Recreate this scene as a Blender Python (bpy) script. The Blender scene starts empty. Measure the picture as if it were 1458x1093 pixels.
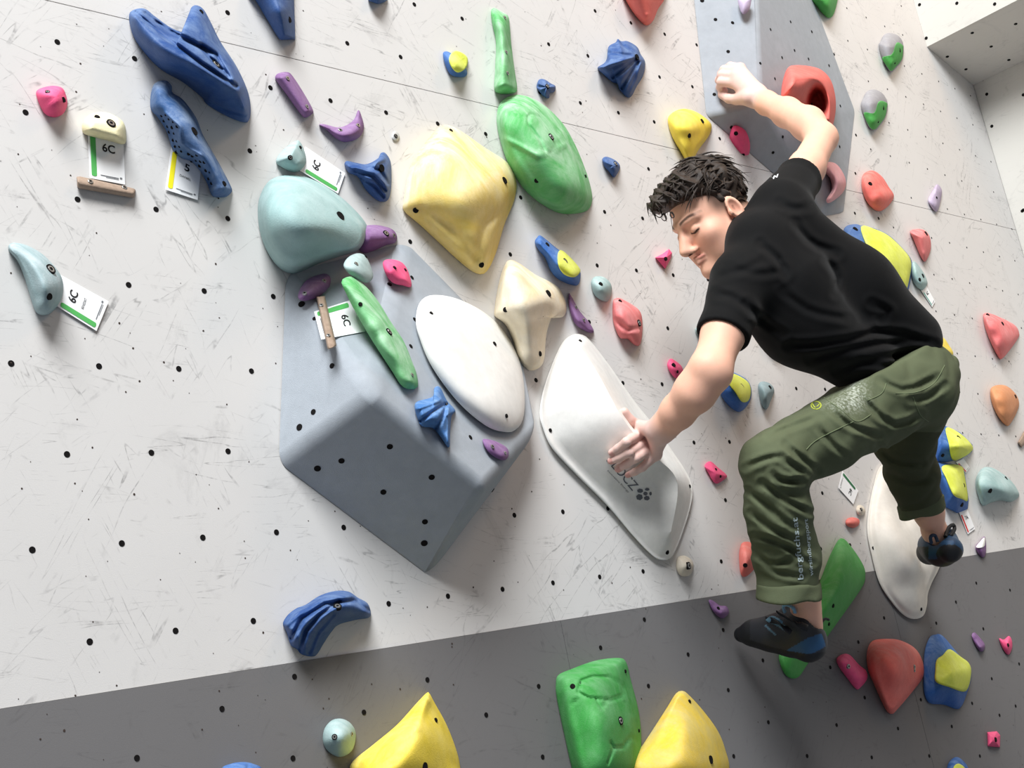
import bpy, math, random
import numpy as np
from mathutils import Vector, Matrix
from mathutils.bvhtree import BVHTree

# ------------------------------------------------------------------ camera
OZ = 2.5                                   # height of the wall-grid origin above the gym floor
RC = np.array([[0.7063061, -0.68153426, -0.19142296],
               [0.02005681, 0.28956451, -0.95694834],
               [0.70762237, 0.67205911, 0.21819058]])
CP = np.array([-0.92141601, -1.80283346, -1.15507646 + OZ])
F = 1870.45
S = bpy.context.scene
col = bpy.context.collection
cam = bpy.data.cameras.new('camera'); camo = bpy.data.objects.new('camera', cam); col.objects.link(camo)
cam.sensor_fit = 'HORIZONTAL'; cam.sensor_width = 36; cam.lens = F * 36 / 1458
cam.clip_start = 0.05
m = Matrix.Identity(4)
for i in range(3):
    m[i][0] = RC[0][i]; m[i][1] = -RC[1][i]; m[i][2] = -RC[2][i]; m[i][3] = CP[i]
camo.matrix_world = m
S.camera = camo
S.view_settings.view_transform = 'Standard'; S.view_settings.look = 'None'
S.view_settings.gamma = 1.0; S.view_settings.use_curve_mapping = False
S.view_settings.exposure = 0.0

# ------------------------------------------------------------------ light
wd = bpy.data.worlds.new('World'); S.world = wd; wd.use_nodes = True
bg = wd.node_tree.nodes['Background']; bg.inputs[0].default_value = (0.93, 0.96, 1.0, 1); bg.inputs[1].default_value = 0.20
def area(name, loc, target, sx, sy, power, colr):
    l = bpy.data.lights.new(name, 'AREA'); l.shape = 'RECTANGLE'; l.size = sx; l.size_y = sy; l.energy = power; l.color = colr
    o = bpy.data.objects.new(name, l); col.objects.link(o); o.location = loc
    o.rotation_euler = (Vector(target) - Vector(loc)).to_track_quat('-Z', 'Y').to_euler()
    return o
area('skylight', (-2.7, -3.9, 8.6), (1.3, 0.0, 1.6), 3.6, 3.6, 1480, (0.95, 0.98, 1.0))
area('ceiling_lamp', (3.0, -2.6, 5.4), (3.4, 0.0, 2.2), 1.2, 1.2, 42, (1.0, 0.66, 0.38))

# ------------------------------------------------------------------ helpers
class Plane:
    def __init__(s, p, n):
        s.p = np.array(p, float); s.n = np.array(n, float) / np.linalg.norm(n)
        if (CP - s.p) @ s.n < 0: s.n = -s.n
WALL = Plane((0, 0, 0), (0, -1, 0))
def rays(P):
    P = np.asarray(P, float).reshape(-1, 2)
    return np.c_[(P[:, 0] - 729) / F, (P[:, 1] - 546.5) / F, np.ones(len(P))] @ RC
def on(P, h=0.0, pl=WALL):
    """photo pixels -> points lying h in front of a plane"""
    d = rays(P); h = np.broadcast_to(np.asarray(h, float), (len(d),))
    k = ((pl.p - CP) @ pl.n + h) / (d @ pl.n)
    return CP + d * k[:, None]
def at(x, y, h=0.0, pl=WALL): return on([(x, y)], h, pl)[0]
def depth(p): return float((np.asarray(p) - CP) @ RC[2])
def topx(V):
    q = (np.asarray(V) - CP) @ RC.T
    return np.c_[F * q[:, 0] / q[:, 2] + 729, F * q[:, 1] / q[:, 2] + 546.5]
def c(ox, oy, s, pts): return [(ox + x / s, oy + y / s) + tuple(r) for x, y, *r in pts]
K1 = lambda p: c(0, 0, 3.834, p)
K2 = lambda p: c(340, 0, 3.834, p)
K3 = lambda p: c(680, 0, 3.834, p)
K4 = lambda p: c(980, 0, 3.05, p)
K5 = lambda p: c(0, 270, 3.834, p)
K6 = lambda p: c(340, 230, 3.834, p)
K7 = lambda p: c(680, 300, 3.834, p)
K8 = lambda p: c(380, 480, 3.124, p)
K9 = lambda p: c(720, 460, 3.037, p)
K12 = lambda p: c(1000, 300, 3.6425, p)
K13 = lambda p: c(1180, 280, 3.903, p)
K14 = lambda p: c(1180, 540, 3.903, p)
K15 = lambda p: c(1100, 780, 3.4916, p)
KB = lambda p: c(400, 793, 3.6425, p)
KC = lambda p: c(720, 793, 3.6425, p)
KA = lambda p: c(0, 793, 3.6425, p)

def lin(c):
    return tuple((v / 255 / 12.92 if v / 255 <= 0.04045 else ((v / 255 + 0.055) / 1.055) ** 2.4) for v in c)
MATS = {}
def nodes(name):
    mt = bpy.data.materials.new(name); mt.use_nodes = True
    nt = mt.node_tree; return mt, nt, nt.nodes['Principled BSDF']
def mixrgb(nt, fac, a, b):
    n = nt.nodes.new('ShaderNodeMix'); n.data_type = 'RGBA'
    if hasattr(fac, 'links'): nt.links.new(fac, n.inputs[0])
    else: n.inputs[0].default_value = fac
    for s, v in ((6, a), (7, b)):
        if hasattr(v, 'links'): nt.links.new(v, n.inputs[s])
        else: n.inputs[s].default_value = (*v, 1)
    return n.outputs[2]
def noise(nt, scale, detail=4, rough=.6, vec=None, dist=0.0):
    n = nt.nodes.new('ShaderNodeTexNoise'); n.inputs['Scale'].default_value = scale
    n.inputs['Detail'].default_value = detail; n.inputs['Roughness'].default_value = rough; n.inputs['Distortion'].default_value = dist
    if vec is not None: nt.links.new(vec, n.inputs['Vector'])
    return n.outputs['Fac']
def ramp(nt, v, lo, hi, a=0.0, b=1.0):
    n = nt.nodes.new('ShaderNodeMapRange'); n.inputs[1].default_value = lo; n.inputs[2].default_value = hi
    n.inputs[3].default_value = a; n.inputs[4].default_value = b; nt.links.new(v, n.inputs[0]); return n.outputs[0]
def bump(nt, bs, v, strength, dist):
    n = nt.nodes.new('ShaderNodeBump'); n.inputs['Strength'].default_value = strength; n.inputs['Distance'].default_value = dist
    nt.links.new(v, n.inputs['Height']); nt.links.new(n.outputs[0], bs.inputs['Normal'])
def coords(nt):
    return nt.nodes.new('ShaderNodeTexCoord').outputs['Object']
def resin(name, c1, c2=(236, 234, 230), amt=.35, scale=14, rough=.68, grain=420, bstr=.4, lo=.37, hi=.68):
    """cast polyurethane: base colour with chalk or wear clouds and a fine grain"""
    if name in MATS: return MATS[name]
    mt, nt, bs = nodes(name)
    co = coords(nt)
    f = ramp(nt, noise(nt, scale, 9, .72, co, .8), lo, hi, 0, amt)
    sx = nt.nodes.new('ShaderNodeSeparateXYZ'); nt.links.new(nt.nodes.new('ShaderNodeNewGeometry').outputs['Normal'], sx.inputs[0])
    up = ramp(nt, sx.outputs[2], -.25, .65, .35, 1.25); mu = nt.nodes.new('ShaderNodeMath'); mu.operation = 'MULTIPLY'; mu.use_clamp = True  # stronger on upward faces: settled chalk, plus top light put into the colour
    nt.links.new(f, mu.inputs[0]); nt.links.new(up, mu.inputs[1]); f = mu.outputs[0]
    colr = mixrgb(nt, f, lin(c1), lin(c2))
    f2 = ramp(nt, noise(nt, scale * 6, 3, .7, co), .35, .75, 0, .24)
    colr = mixrgb(nt, f2, colr, tuple(.55 * v for v in lin(c1)))
    nt.links.new(colr, bs.inputs['Base Color']); bs.inputs['Roughness'].default_value = rough
    bs.inputs['Specular IOR Level'].default_value = .35
    bump(nt, bs, noise(nt, grain, 2, .6, co), bstr, .0015)
    MATS[name] = mt; return mt
def plain(name, c1, rough=.5, metal=0.0, spec=.4):
    if name in MATS: return MATS[name]
    mt, nt, bs = nodes(name)
    f = ramp(nt, noise(nt, 60, 3, .6, coords(nt)), .3, .7, 0, .15)
    nt.links.new(mixrgb(nt, f, lin(c1), tuple(.8 * v for v in lin(c1))), bs.inputs['Base Color'])
    bs.inputs['Roughness'].default_value = rough; bs.inputs['Metallic'].default_value = metal
    bs.inputs['Specular IOR Level'].default_value = spec
    MATS[name] = mt; return mt

BLUE = resin('blue_resin', (30, 70, 130), (150, 175, 205), .42, 18, .6)
SLATE = resin('slate_blue_resin', (46, 86, 138), (176, 192, 210), .7, 14)
SEA = resin('seafoam_resin', (148, 178, 176), (216, 224, 224), .5, 9)
GREEN = resin('green_resin', (78, 172, 90), (214, 234, 218), .85, 7)
GREEN2 = resin('vivid_green_resin', (66, 158, 66), (190, 220, 190), .22, 10)
YEL = resin('yellow_resin', (232, 200, 84), (244, 236, 208), .95, 6, lo=.3, hi=.62)
YEL2 = resin('bright_yellow_resin', (240, 212, 62), (244, 236, 190), .35, 8)
YEL3 = resin('worn_yellow_resin', (232, 196, 62), (205, 190, 130), .75, 9, lo=.35, hi=.6)
CREAM = resin('cream_resin', (232, 222, 200), (216, 180, 92), .75, 8, lo=.42, hi=.7)
RED = resin('red_resin', (226, 104, 94), (238, 196, 186), .4, 10)
SALMON = resin('salmon_resin', (224, 112, 112), (238, 200, 198), .5, 10)
ROSE = resin('pale_rose_resin', (226, 160, 166), (240, 214, 214), .5, 10)
PINK = resin('pink_resin', (238, 78, 128), (246, 150, 176), .35, 14)
PURP = resin('purple_resin', (122, 80, 132), (190, 170, 196), .4, 14)
LILAC = resin('lilac_resin', (176, 160, 186), (220, 212, 226), .5, 14)
LIME = resin('lime_resin', (214, 222, 74), (236, 240, 180), .4, 12)
MIDB = resin('mid_blue_resin', (40, 92, 164), (150, 178, 212), .5, 14)
ORANGE = resin('orange_resin', (208, 138, 92), (226, 190, 160), .35, 12)
WHITE = resin('white_fibreglass', (240, 238, 233), (226, 221, 212), .5, 6, .5, 700, .12)
GREYV = resin('grey_volume_paint', (162, 168, 175), (196, 202, 208), .4, 5, .75, 900, .5, lo=.5, hi=.75)
GREYH = resin('grey_resin', (150, 148, 152), (190, 190, 192), .3, 14)
TEALG = resin('grey_teal_resin', (124, 146, 150), (180, 192, 196), .4, 12)
BEIGE = resin('beige_resin', (222, 212, 196), (190, 170, 140), .4, 16)
WOOD = resin('worn_wood', (168, 146, 128), (120, 98, 82), .6, 30, .7)
DARK = plain('dark_hole', (22, 20, 20), .8, 0, .1)
METAL = plain('bolt_steel', (150, 150, 148), .35, .8)
PAPER = plain('white_paper', (246, 246, 246), .7)
INK = plain('black_ink', (24, 24, 26), .7)
INKG = plain('grey_ink', (120, 122, 126), .7)
GSTRIP = plain('green_print', (84, 178, 92), .6)
YSTRIP = plain('yellow_print', (250, 236, 40), .6)
RSTRIP = plain('red_print', (222, 60, 58), .6)
TSTRIP = plain('teal_print', (120, 178, 166), .6)

def mesh(name, V, Fc, mat, parent=None, smooth=True, mats=None, midx=None):
    me = bpy.data.meshes.new(name); me.from_pydata([tuple(map(float, v)) for v in V], [], [tuple(map(int, f)) for f in Fc])
    if smooth: me.polygons.foreach_set('use_smooth', [True] * len(me.polygons))
    for mm in (mats or [mat]): me.materials.append(mm)
    if midx is not None: me.polygons.foreach_set('material_index', midx)
    me.update()
    o = bpy.data.objects.new(name, me); col.objects.link(o)
    if parent is not None: o.parent = parent
    return o
def tag(o, label, cat, group=None):
    o['label'] = label; o['category'] = cat
    if group: o['group'] = group
    return o
def struct(o): o['kind'] = 'structure'; return o
def box(name, lo, hi, mat, parent=None, bev=0.0):
    x0, y0, z0 = lo; x1, y1, z1 = hi
    V = [(x0, y0, z0), (x1, y0, z0), (x1, y1, z0), (x0, y1, z0), (x0, y0, z1), (x1, y0, z1), (x1, y1, z1), (x0, y1, z1)]
    Fc = [(0, 3, 2, 1), (4, 5, 6, 7), (0, 1, 5, 4), (1, 2, 6, 5), (2, 3, 7, 6), (3, 0, 4, 7)]
    o = mesh(name, V, Fc, mat, parent, False)
    if bev:
        b = o.modifiers.new('b', 'BEVEL'); b.width = bev; b.segments = 2
    return o

def lathe(name, prof, mats, mi, n=14):
    V = []; Fc = []; idx = []
    for r, z in prof:
        for k in range(n):
            a = 2 * math.pi * k / n; V.append((r * math.cos(a), r * math.sin(a), z))
    for j in range(len(prof) - 1):
        for k in range(n):
            Fc.append((j * n + k, j * n + (k + 1) % n, (j + 1) * n + (k + 1) % n, (j + 1) * n + k)); idx.append(mi[j])
    Fc.append(tuple((len(prof) - 1) * n + k for k in range(n))); idx.append(mi[-1])
    me = bpy.data.meshes.new(name); me.from_pydata(V, [], Fc)
    for mm in mats: me.materials.append(mm)
    me.polygons.foreach_set('material_index', idx); me.update(); return me
M_HOLE = lathe('bolt_hole', [(1, -.6), (1, .06), (.9, .10), (.8, .03)], [DARK], [0, 0, 0, 0])
M_BOLT = lathe('bolt', [(1, -.6), (1, .08), (.88, .14), (.7, .05), (.66, .12), (.36, .12), (.33, .04)], [DARK, METAL], [0, 0, 0, 1, 1, 0, 0])
M_SCREW = lathe('screw', [(1, -.6), (1, .08), (.85, .16), (.45, .16), (.4, .08)], [METAL, DARK], [0, 0, 0, 1, 1])
MB = {'h': ('bolt_hole', M_HOLE), 'b': ('bolt', M_BOLT), 's': ('screw', M_SCREW)}
def stud(kind, p, n, r, parent):
    nm, me = MB[kind]
    o = bpy.data.objects.new(nm, me); col.objects.link(o)
    q = Vector(n).to_track_quat('Z', 'Y')
    o.matrix_world = Matrix.Translation(Vector(p)) @ q.to_matrix().to_4x4() @ Matrix.Scale(r, 4)
    if parent is not None:
        o.parent = parent; o.matrix_parent_inverse = parent.matrix_world.inverted()
    return o

def spline(P, N, closed=True, smooth=True):
    P = np.array([p[:2] for p in P], float)
    if smooth:
        out = []
        n = len(P)
        for i in range(n if closed else n - 1):
            g = lambda k: P[(i + k) % n] if closed else P[min(max(i + k, 0), n - 1)]
            p0, p1, p2, p3 = g(-1), g(0), g(1), g(2)
            for t in np.linspace(0, 1, 12, endpoint=False):
                out.append(.5 * (2 * p1 + (p2 - p0) * t + (2 * p0 - 5 * p1 + 4 * p2 - p3) * t * t + (3 * p1 - p0 - 3 * p2 + p3) * t ** 3))
        Q = np.array(out + ([] if closed else [P[-1]]))
    else: Q = P
    if closed: Q = np.vstack([Q, Q[:1]])
    L = np.r_[0, np.cumsum(np.linalg.norm(np.diff(Q, axis=0), axis=1))]
    t = np.linspace(0, L[-1], N + (1 if closed else 0))[:N]
    return np.c_[np.interp(t, L, Q[:, 0]), np.interp(t, L, Q[:, 1])]
def nearest_on(S_, P):
    """nearest point on polyline S_ (k,3: x,y,h) for each P; returns (x,y,h), dist"""
    S_ = np.array(S_, float)
    if len(S_) == 1: return np.repeat(S_, len(P), 0), np.linalg.norm(P - S_[0, :2], axis=1)
    best = np.full(len(P), 1e9); res = np.zeros((len(P), 3))
    for a, b in zip(S_[:-1], S_[1:]):
        ab = (b - a)[:2]; t = np.clip(((P - a[:2]) @ ab) / max(ab @ ab, 1e-9), 0, 1)
        q = a + t[:, None] * (b - a); d = np.linalg.norm(P - q[:, :2], axis=1)
        u = d < best; best[u] = d[u]; res[u] = q[u]
    return res, best
def in_poly(P, poly):
    P = np.asarray(P, float); poly = np.array([p[:2] for p in poly], float); r = np.zeros(len(P), bool); j = len(poly) - 1
    for i in range(len(poly)):
        a, b = poly[i], poly[j]
        cnd = ((a[1] > P[:, 1]) != (b[1] > P[:, 1])) & (P[:, 0] < (b[0] - a[0]) * (P[:, 1] - a[1]) / (b[1] - a[1] + 1e-12) + a[0])
        r ^= cnd; j = i
    return r
OUTLINES = []
def hidden(P):
    P = np.asarray(P, float).reshape(-1, 2); r = np.zeros(len(P), bool)
    for o in OUTLINES: r |= in_poly(P, o[::2] if len(o) > 40 else o)
    return r
class Hold: pass
def feat_h(feats, P, s):
    d = np.zeros(len(P))
    for f in feats:
        if f[0] == 'r':                                  # ridge (amp>0) or groove (amp<0) along a line
            _, dist = nearest_on([(x, y, 0) for x, y in f[1]], P); d += f[3] * np.exp(-(dist / f[2]) ** 2) * np.clip(s * 6, 0, 1)
        elif f[0] == 'p':                                # pit
            _, x, y, rx, ry, ang, dp = f; ca, sa = math.cos(ang), math.sin(ang); dx, dy = P[:, 0] - x, P[:, 1] - y
            q = ((dx * ca + dy * sa) / rx) ** 2 + ((-dx * sa + dy * ca) / ry) ** 2
            d -= dp / (1 + q ** 3)
        elif f[0] == 'f':                                # radial flutes from a point
            _, x, y, n, amp, ph = f; a = np.arctan2(P[:, 1] - y, P[:, 0] - x)
            d += amp * np.cos(n * a + ph) * np.clip(np.hypot(P[:, 0] - x, P[:, 1] - y) / 14, 0, 1) * np.clip(s * 5, 0, 1)
        elif f[0] == 'l':                                # lumps
            _, wl, amp = f; d += amp * (np.sin(P[:, 0] / wl + 1.3 * np.sin(P[:, 1] / wl * .8)) * np.sin(P[:, 1] / wl * 1.1 + np.sin(P[:, 0] / wl * .7))) * np.clip(s * 4, 0, 1)
    return d
def spine_map(spine, O):
    """each outline point gets a smoothly sliding foot point on the spine"""
    S_ = np.array(spine, float)
    if len(S_) == 1: return np.repeat(S_, len(O), 0)
    Q = spline([q[:2] for q in S_], 60, False); L0 = np.r_[0, np.cumsum(np.linalg.norm(np.diff(S_[:, :2], axis=0), axis=1))]; L0 /= L0[-1]
    t60 = np.linspace(0, 1, 60); D = np.linalg.norm(O[:, None] - Q[None], axis=2); t = t60[D.argmin(1)]
    k = max(3, len(O) // 14); w = np.hanning(2 * k + 1); w /= w.sum()
    for _ in range(2): t = np.convolve(np.r_[t[-k:], t, t[:k]], w, 'valid')
    hq = np.interp(t60, L0, S_[:, 2]); hk = np.hanning(15); hk /= hk.sum(); hq = np.convolve(np.r_[[hq[0]] * 7, hq, [hq[-1]] * 7], hk, 'valid')
    return np.c_[np.interp(t, t60, Q[:, 0]), np.interp(t, t60, Q[:, 1]), np.interp(t, t60, hq)]
def dome(outline, spine, a=2.0, rim=.006, feats=(), pl=WALL, N=72, M=12, smooth=True, flat=0.0, sm=0):
    O = spline(outline, N, True, smooth); sp = spine_map(spine, O)
    ss = np.r_[0, 1 - (1 - np.linspace(0, 1, M + 1)[1:]) ** 1.35]
    px = []; hh = []; sv = []
    for s in ss:
        q = O + (sp[:, :2] - O) * s
        t = np.clip((s - flat) / (1 - flat), 0, 1)
        h = rim + (sp[:, 2] - rim) * (1 - (1 - t) ** a)
        px.append(q); hh.append(h); sv.append(np.full(N, s))
    H = Hold(); H.px = np.vstack(px); sall = np.concatenate(sv); H.h = np.concatenate(hh)
    if sm:
        wgt = (1.02 - sall); hs = np.empty_like(H.h)
        for i0 in range(0, len(H.h), 400):
            D2 = ((H.px[i0:i0 + 400, None] - H.px[None]) ** 2).sum(2); Wt = np.exp(-D2 / (2 * sm * sm)) * wgt; hs[i0:i0 + 400] = (Wt * H.h).sum(1) / Wt.sum(1)
        bl_ = np.clip((sall - .08) / .35, 0, 1); bl_ = bl_ * bl_ * (3 - 2 * bl_); H.h = H.h * (1 - bl_) + hs * bl_
    H.h = H.h + feat_h(feats, H.px, sall)
    H.h = np.maximum(H.h, .002); H.pl = pl
    V = on(H.px, H.h, pl); base = on(O, .0006, pl)
    V = np.vstack([base, V]); Fc = []
    for j in range(len(ss)):
        for k in range(N):
            Fc.append((j * N + (k + 1) % N, j * N + k, (j + 1) * N + k, (j + 1) * N + (k + 1) % N))
    Fc.append(tuple(range(N)))
    H.V, H.F, H.O = V, Fc, O
    return H
def height(H, P):
    P = np.asarray(P, float).reshape(-1, 2); out = []
    for p in P:
        d = ((H.px - p) ** 2).sum(1); i = np.argpartition(d, 4)[:4]; w = 1 / (d[i] + .05); out.append((H.h[i] * w).sum() / w.sum())
    return np.array(out)
def surf_frame(H, x, y):
    h = height(H, [(x, y), (x + 3, y), (x, y + 3), (x - 3, y), (x, y - 3)])
    p = on([(x, y), (x + 3, y), (x, y + 3), (x - 3, y), (x, y - 3)], h, H.pl)
    n = np.cross(p[1] - p[3], p[2] - p[4]); n /= np.linalg.norm(n)
    if n @ (CP - p[0]) < 0: n = -n
    n = n * .6 + H.pl.n * .4
    return p[0], n / np.linalg.norm(n)
def bolts(H, lst, parent):
    for x, y, r, k in lst:
        p, n = surf_frame(H, x, y); stud(k, p + n * .0012, n, r * depth(p) / F, parent)
def shell(H, poly, t=.004, N=48, M=10, smooth=True):
    """a second-colour layer that follows a hold's surface"""
    O = spline(poly, N, True, smooth); ctr = O.mean(0); px = []; add = []
    ss = [0, .06, .15, .3, .45, .6, .75, .9]
    for s in ss: px.append(O + (ctr - O) * s); add.append(np.full(N, t if s > 0.02 else t * .35))
    px = np.vstack([O] + px); add = np.concatenate([np.full(N, -.004)] + add)
    V = on(px, height(H, px) + add, H.pl); Fc = []
    for j in range(len(ss)):
        for k in range(N): Fc.append((j * N + (k + 1) % N, j * N + k, (j + 1) * N + k, (j + 1) * N + (k + 1) % N))
    Fc.append(tuple(len(ss) * N + k for k in range(N))[::-1])
    return V, Fc
def hold(name, label, outline, spine, mat, a=2.0, rim=.006, feats=(), bl=(), pl=WALL, cat='climbing hold', group=None, N=72, M=12, smooth=True, over=(), flat=0.0, sm=0):
    if not isinstance(spine, list): spine = [spine]
    H = dome(outline, spine, a, rim, feats, pl, N, M, smooth, flat, sm)
    root = bpy.data.objects.new(name, None); col.objects.link(root)
    root.empty_display_size = .02
    b = on(np.array([p[:2] for p in spine]).mean(0), 0, pl)[0]; root.location = b
    def child(nm, V, Fc, mt):
        return mesh(nm, V - b, Fc, mt, root)
    body = child('body', H.V, H.F, mat)
    for nm, poly, mt, t in over:
        V, Fc = shell(H, poly, t); child(nm, V, Fc, mt)
    for x, y, r, k in bl:
        p, n = surf_frame(H, x, y)
        o = bpy.data.objects.new(MB[k][0], MB[k][1]); col.objects.link(o); o.parent = root
        q = Vector(n).to_track_quat('Z', 'Y')
        o.matrix_basis = Matrix.Translation(Vector(p + n * .0014 - b)) @ q.to_matrix().to_4x4() @ Matrix.Scale(r * depth(p) / F, 4)
    tag(root, label, cat, group)
    if pl is WALL: OUTLINES.append([tuple(q) for q in H.O])
    H.root = root; H.b = b
    return H

# ------------------------------------------------------------------ room shell
def wall_paint(name, base, dark, scuff, dots=True, tint=None):
    mt, nt, bs = nodes(name); co = coords(nt)
    colr = mixrgb(nt, ramp(nt, noise(nt, 2.2, 5, .6, co), .35, .7, 0, .35), lin(base), tuple(.86 * v for v in lin(base)))
    tot = None
    for rx, sx, sy, sc, th, mk in ((.35, 1, 9, 2.2, .009, 2.0), (1.15, 1, 9, 2.6, .008, 2.6), (-.6, 1, 8, 2.6, .009, 1.7), (2.2, 1, 10, 2.2, .009, 2.3), (.05, 1, 12, 3.0, .010, 3.2)):
        mp = nt.nodes.new('ShaderNodeMapping'); mp.vector_type = 'TEXTURE'; mp.inputs['Rotation'].default_value = (0, rx, 0); mp.inputs['Scale'].default_value = (sx, 1, 1 / sy)
        mp.inputs['Location'].default_value = (rx * 7, 0, sc)
        nt.links.new(co, mp.inputs['Vector'])
        n1 = noise(nt, sc, 2, .5, mp.outputs[0], .25)
        ab = nt.nodes.new('ShaderNodeMath'); ab.operation = 'SUBTRACT'; nt.links.new(n1, ab.inputs[0]); ab.inputs[1].default_value = .5
        a2 = nt.nodes.new('ShaderNodeMath'); a2.operation = 'ABSOLUTE'; nt.links.new(ab.outputs[0], a2.inputs[0])
        line = ramp(nt, a2.outputs[0], 0, th, 1, 0)
        mk_ = ramp(nt, noise(nt, mk * 2.2, 4, .7, co, 1.0), .50, .64, 0, 1)
        brk = ramp(nt, noise(nt, 90, 2, .5, co), .4, .55, .25, 1)
        for q in (mk_, brk):
            mu = nt.nodes.new('ShaderNodeMath'); mu.operation = 'MULTIPLY'; nt.links.new(line, mu.inputs[0]); nt.links.new(q, mu.inputs[1]); line = mu.outputs[0]
        if tot is None: tot = line
        else:
            mx = nt.nodes.new('ShaderNodeMath'); mx.operation = 'MAXIMUM'; nt.links.new(tot, mx.inputs[0]); nt.links.new(line, mx.inputs[1]); tot = mx.outputs[0]
    sm = ramp(nt, noise(nt, 7, 8, .75, co, .8), .58, .78, 0, .30)
    colr = mixrgb(nt, sm, colr, lin(dark))
    sc_ = nt.nodes.new('ShaderNodeMath'); sc_.operation = 'MULTIPLY'; nt.links.new(tot, sc_.inputs[0]); sc_.inputs[1].default_value = scuff
    colr = mixrgb(nt, sc_.outputs[0], colr, lin(dark))
    nt.links.new(colr, bs.inputs['Base Color']); bs.inputs['Roughness'].default_value = .75; bs.inputs['Specular IOR Level'].default_value = .2
    bump(nt, bs, noise(nt, 500, 2, .6, co), .15, .001)
    return mt
WPAINT = wall_paint('white_wall_paint', (211, 208, 205), (98, 96, 96), .6)
KPAINT = wall_paint('grey_wall_paint', (114, 112, 112), (84, 82, 82), .5)
SPAINT = wall_paint('side_wall_paint', (208, 205, 198), (120, 118, 116), .25)
FLOORM = plain('floor_mat_vinyl', (92, 98, 108), .6)
P_ = .14
ZS, ZK, XC = .0747 + OZ, -1.0545 + OZ, 3.752
wall = struct(box('wall_back', (-2.2, .012, 0), (XC + .25, .2, 5.2), WPAINT))
def panel(x0, x1, z0, z1, mt, y=0.0):
    g = .0009
    return box('panel', (x0 + g, y, z0 + (.0002 if abs(z0 - ZK) < .01 else g)), (x1 - g, .012, z1 - (.0002 if abs(z1 - ZK) < .01 else g)), mt, wall)
XV = .978
for x0, x1 in ((-2.2, .98 - 1.25), (.98 - 1.25, XC - .001)): panel(x0, x1, ZK, ZS, WPAINT)
panel(-2.2, XC - .001, ZS, ZS + 1.26, WPAINT); panel(-2.2, XC - .001, ZS + 1.26, 5.2, WPAINT)
for x0, x1 in ((-2.2, -.27), (-.27, XV), (XV, XV + 1.25), (XV + 1.25, XC - .001)): panel(x0, x1, 0.0, ZK, KPAINT, -.002)
floor = struct(box('floor', (-4, -5.5, -.15), (XC + .25, .2, 0), FLOORM))
wr = struct(box('wall_right', (XC, -1.6, 0), (XC + .25, 0, 5.2), SPAINT))
ovh = struct(box('wall_overhang', (3.44, -1.6, .735 + OZ - .05), (XC - .001, -.0005, 5.2), SPAINT))
me = ovh.data
for v in me.vertices:
    if v.co.z < 4: v.co.z = OZ + (.745 if v.co.x < 3.5 else .655)

# bolt holes of the panel grid
def frame_ok(x, y): return -8 < x < 1466 and -8 < y < 1101

# ------------------------------------------------------------------ grey volumes
def volume(name, label, verts, faces, bev, holes, group=None):
    root = bpy.data.objects.new(name, None); col.objects.link(root); b = np.mean([v for v in verts.values()], 0); b[1] = 0; root.location = b
    keys = list(verts); V = [verts[k] - b for k in keys]
    nv = len(V); rimk = [k for k in keys if abs(verts[k][1]) < .002]; cc_ = np.mean([verts[k] for k in rimk], 0); rimk.sort(key=lambda k: math.atan2(verts[k][2] - cc_[2], verts[k][0] - cc_[0]))
    o = mesh('body', V, [[keys.index(k) for k in f] for f in faces] + [[keys.index(k) for k in rimk]], GREYV, root, False)
    bm = o.modifiers.new('b', 'BEVEL'); bm.width = bev; bm.segments = 5; bm.limit_method = 'WEIGHT'; bm.harden_normals = True; bm.use_clamp_overlap = False
    wt = o.data.attributes.new('bevel_weight_edge', 'FLOAT', 'EDGE')
    for e_ in o.data.edges: wt.data[e_.index].value = 0.0 if all(keys[k] in rimk for k in e_.vertices) else 1.0
    o.data.polygons.foreach_set('use_smooth', [True] * len(o.data.polygons))
    tag(root, label, 'climbing volume', group)
    pls = {}
    for f in faces: pls[f] = Plane(verts[f[0]], np.cross(verts[f[1]] - verts[f[0]], verts[f[2]] - verts[f[0]]))
    bpy.context.view_layer.update()
    ev = o.evaluated_get(bpy.context.evaluated_depsgraph_get()); em = ev.to_mesh(); em.calc_loop_triangles()
    tree = BVHTree.FromPolygons([v_.co + Vector(b) for v_ in em.vertices], [t_.vertices[:] for t_ in em.loop_triangles]); ev.to_mesh_clear()
    for x, y, r, f in holes:
        d_ = Vector(rays([(x, y)])[0]).normalized(); hit = tree.ray_cast(Vector(CP), d_)
        if hit[0] is None: continue
        n_ = np.array(hit[1]); n_ = n_ if n_ @ np.array(d_) < 0 else -n_
        p = np.array(hit[0]) + n_ * .0006; q = Vector(n_).to_track_quat('Z', 'Y')
        h = bpy.data.objects.new('bolt_hole', M_HOLE); col.objects.link(h); h.parent = root
        h.matrix_basis = Matrix.Translation(Vector(p - b)) @ q.to_matrix().to_4x4() @ Matrix.Scale(r * depth(p) / F, 4)
    return root, pls
v = dict(L=at(407, 389, .0015), T=at(578, 345, .0015), U=at(750, 520, .0015), R=at(768, 612, .0604), S=at(616, 814, .0015), B=at(397, 659, .0015), A=at(530, 560, .18), E=at(692, 693, .168))
FL, FF, FB, FR = ('L', 'B', 'A'), ('T', 'A', 'E', 'R', 'U'), ('B', 'S', 'E', 'A'), ('S', 'R', 'E')
FT = ('L', 'A', 'T')
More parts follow.
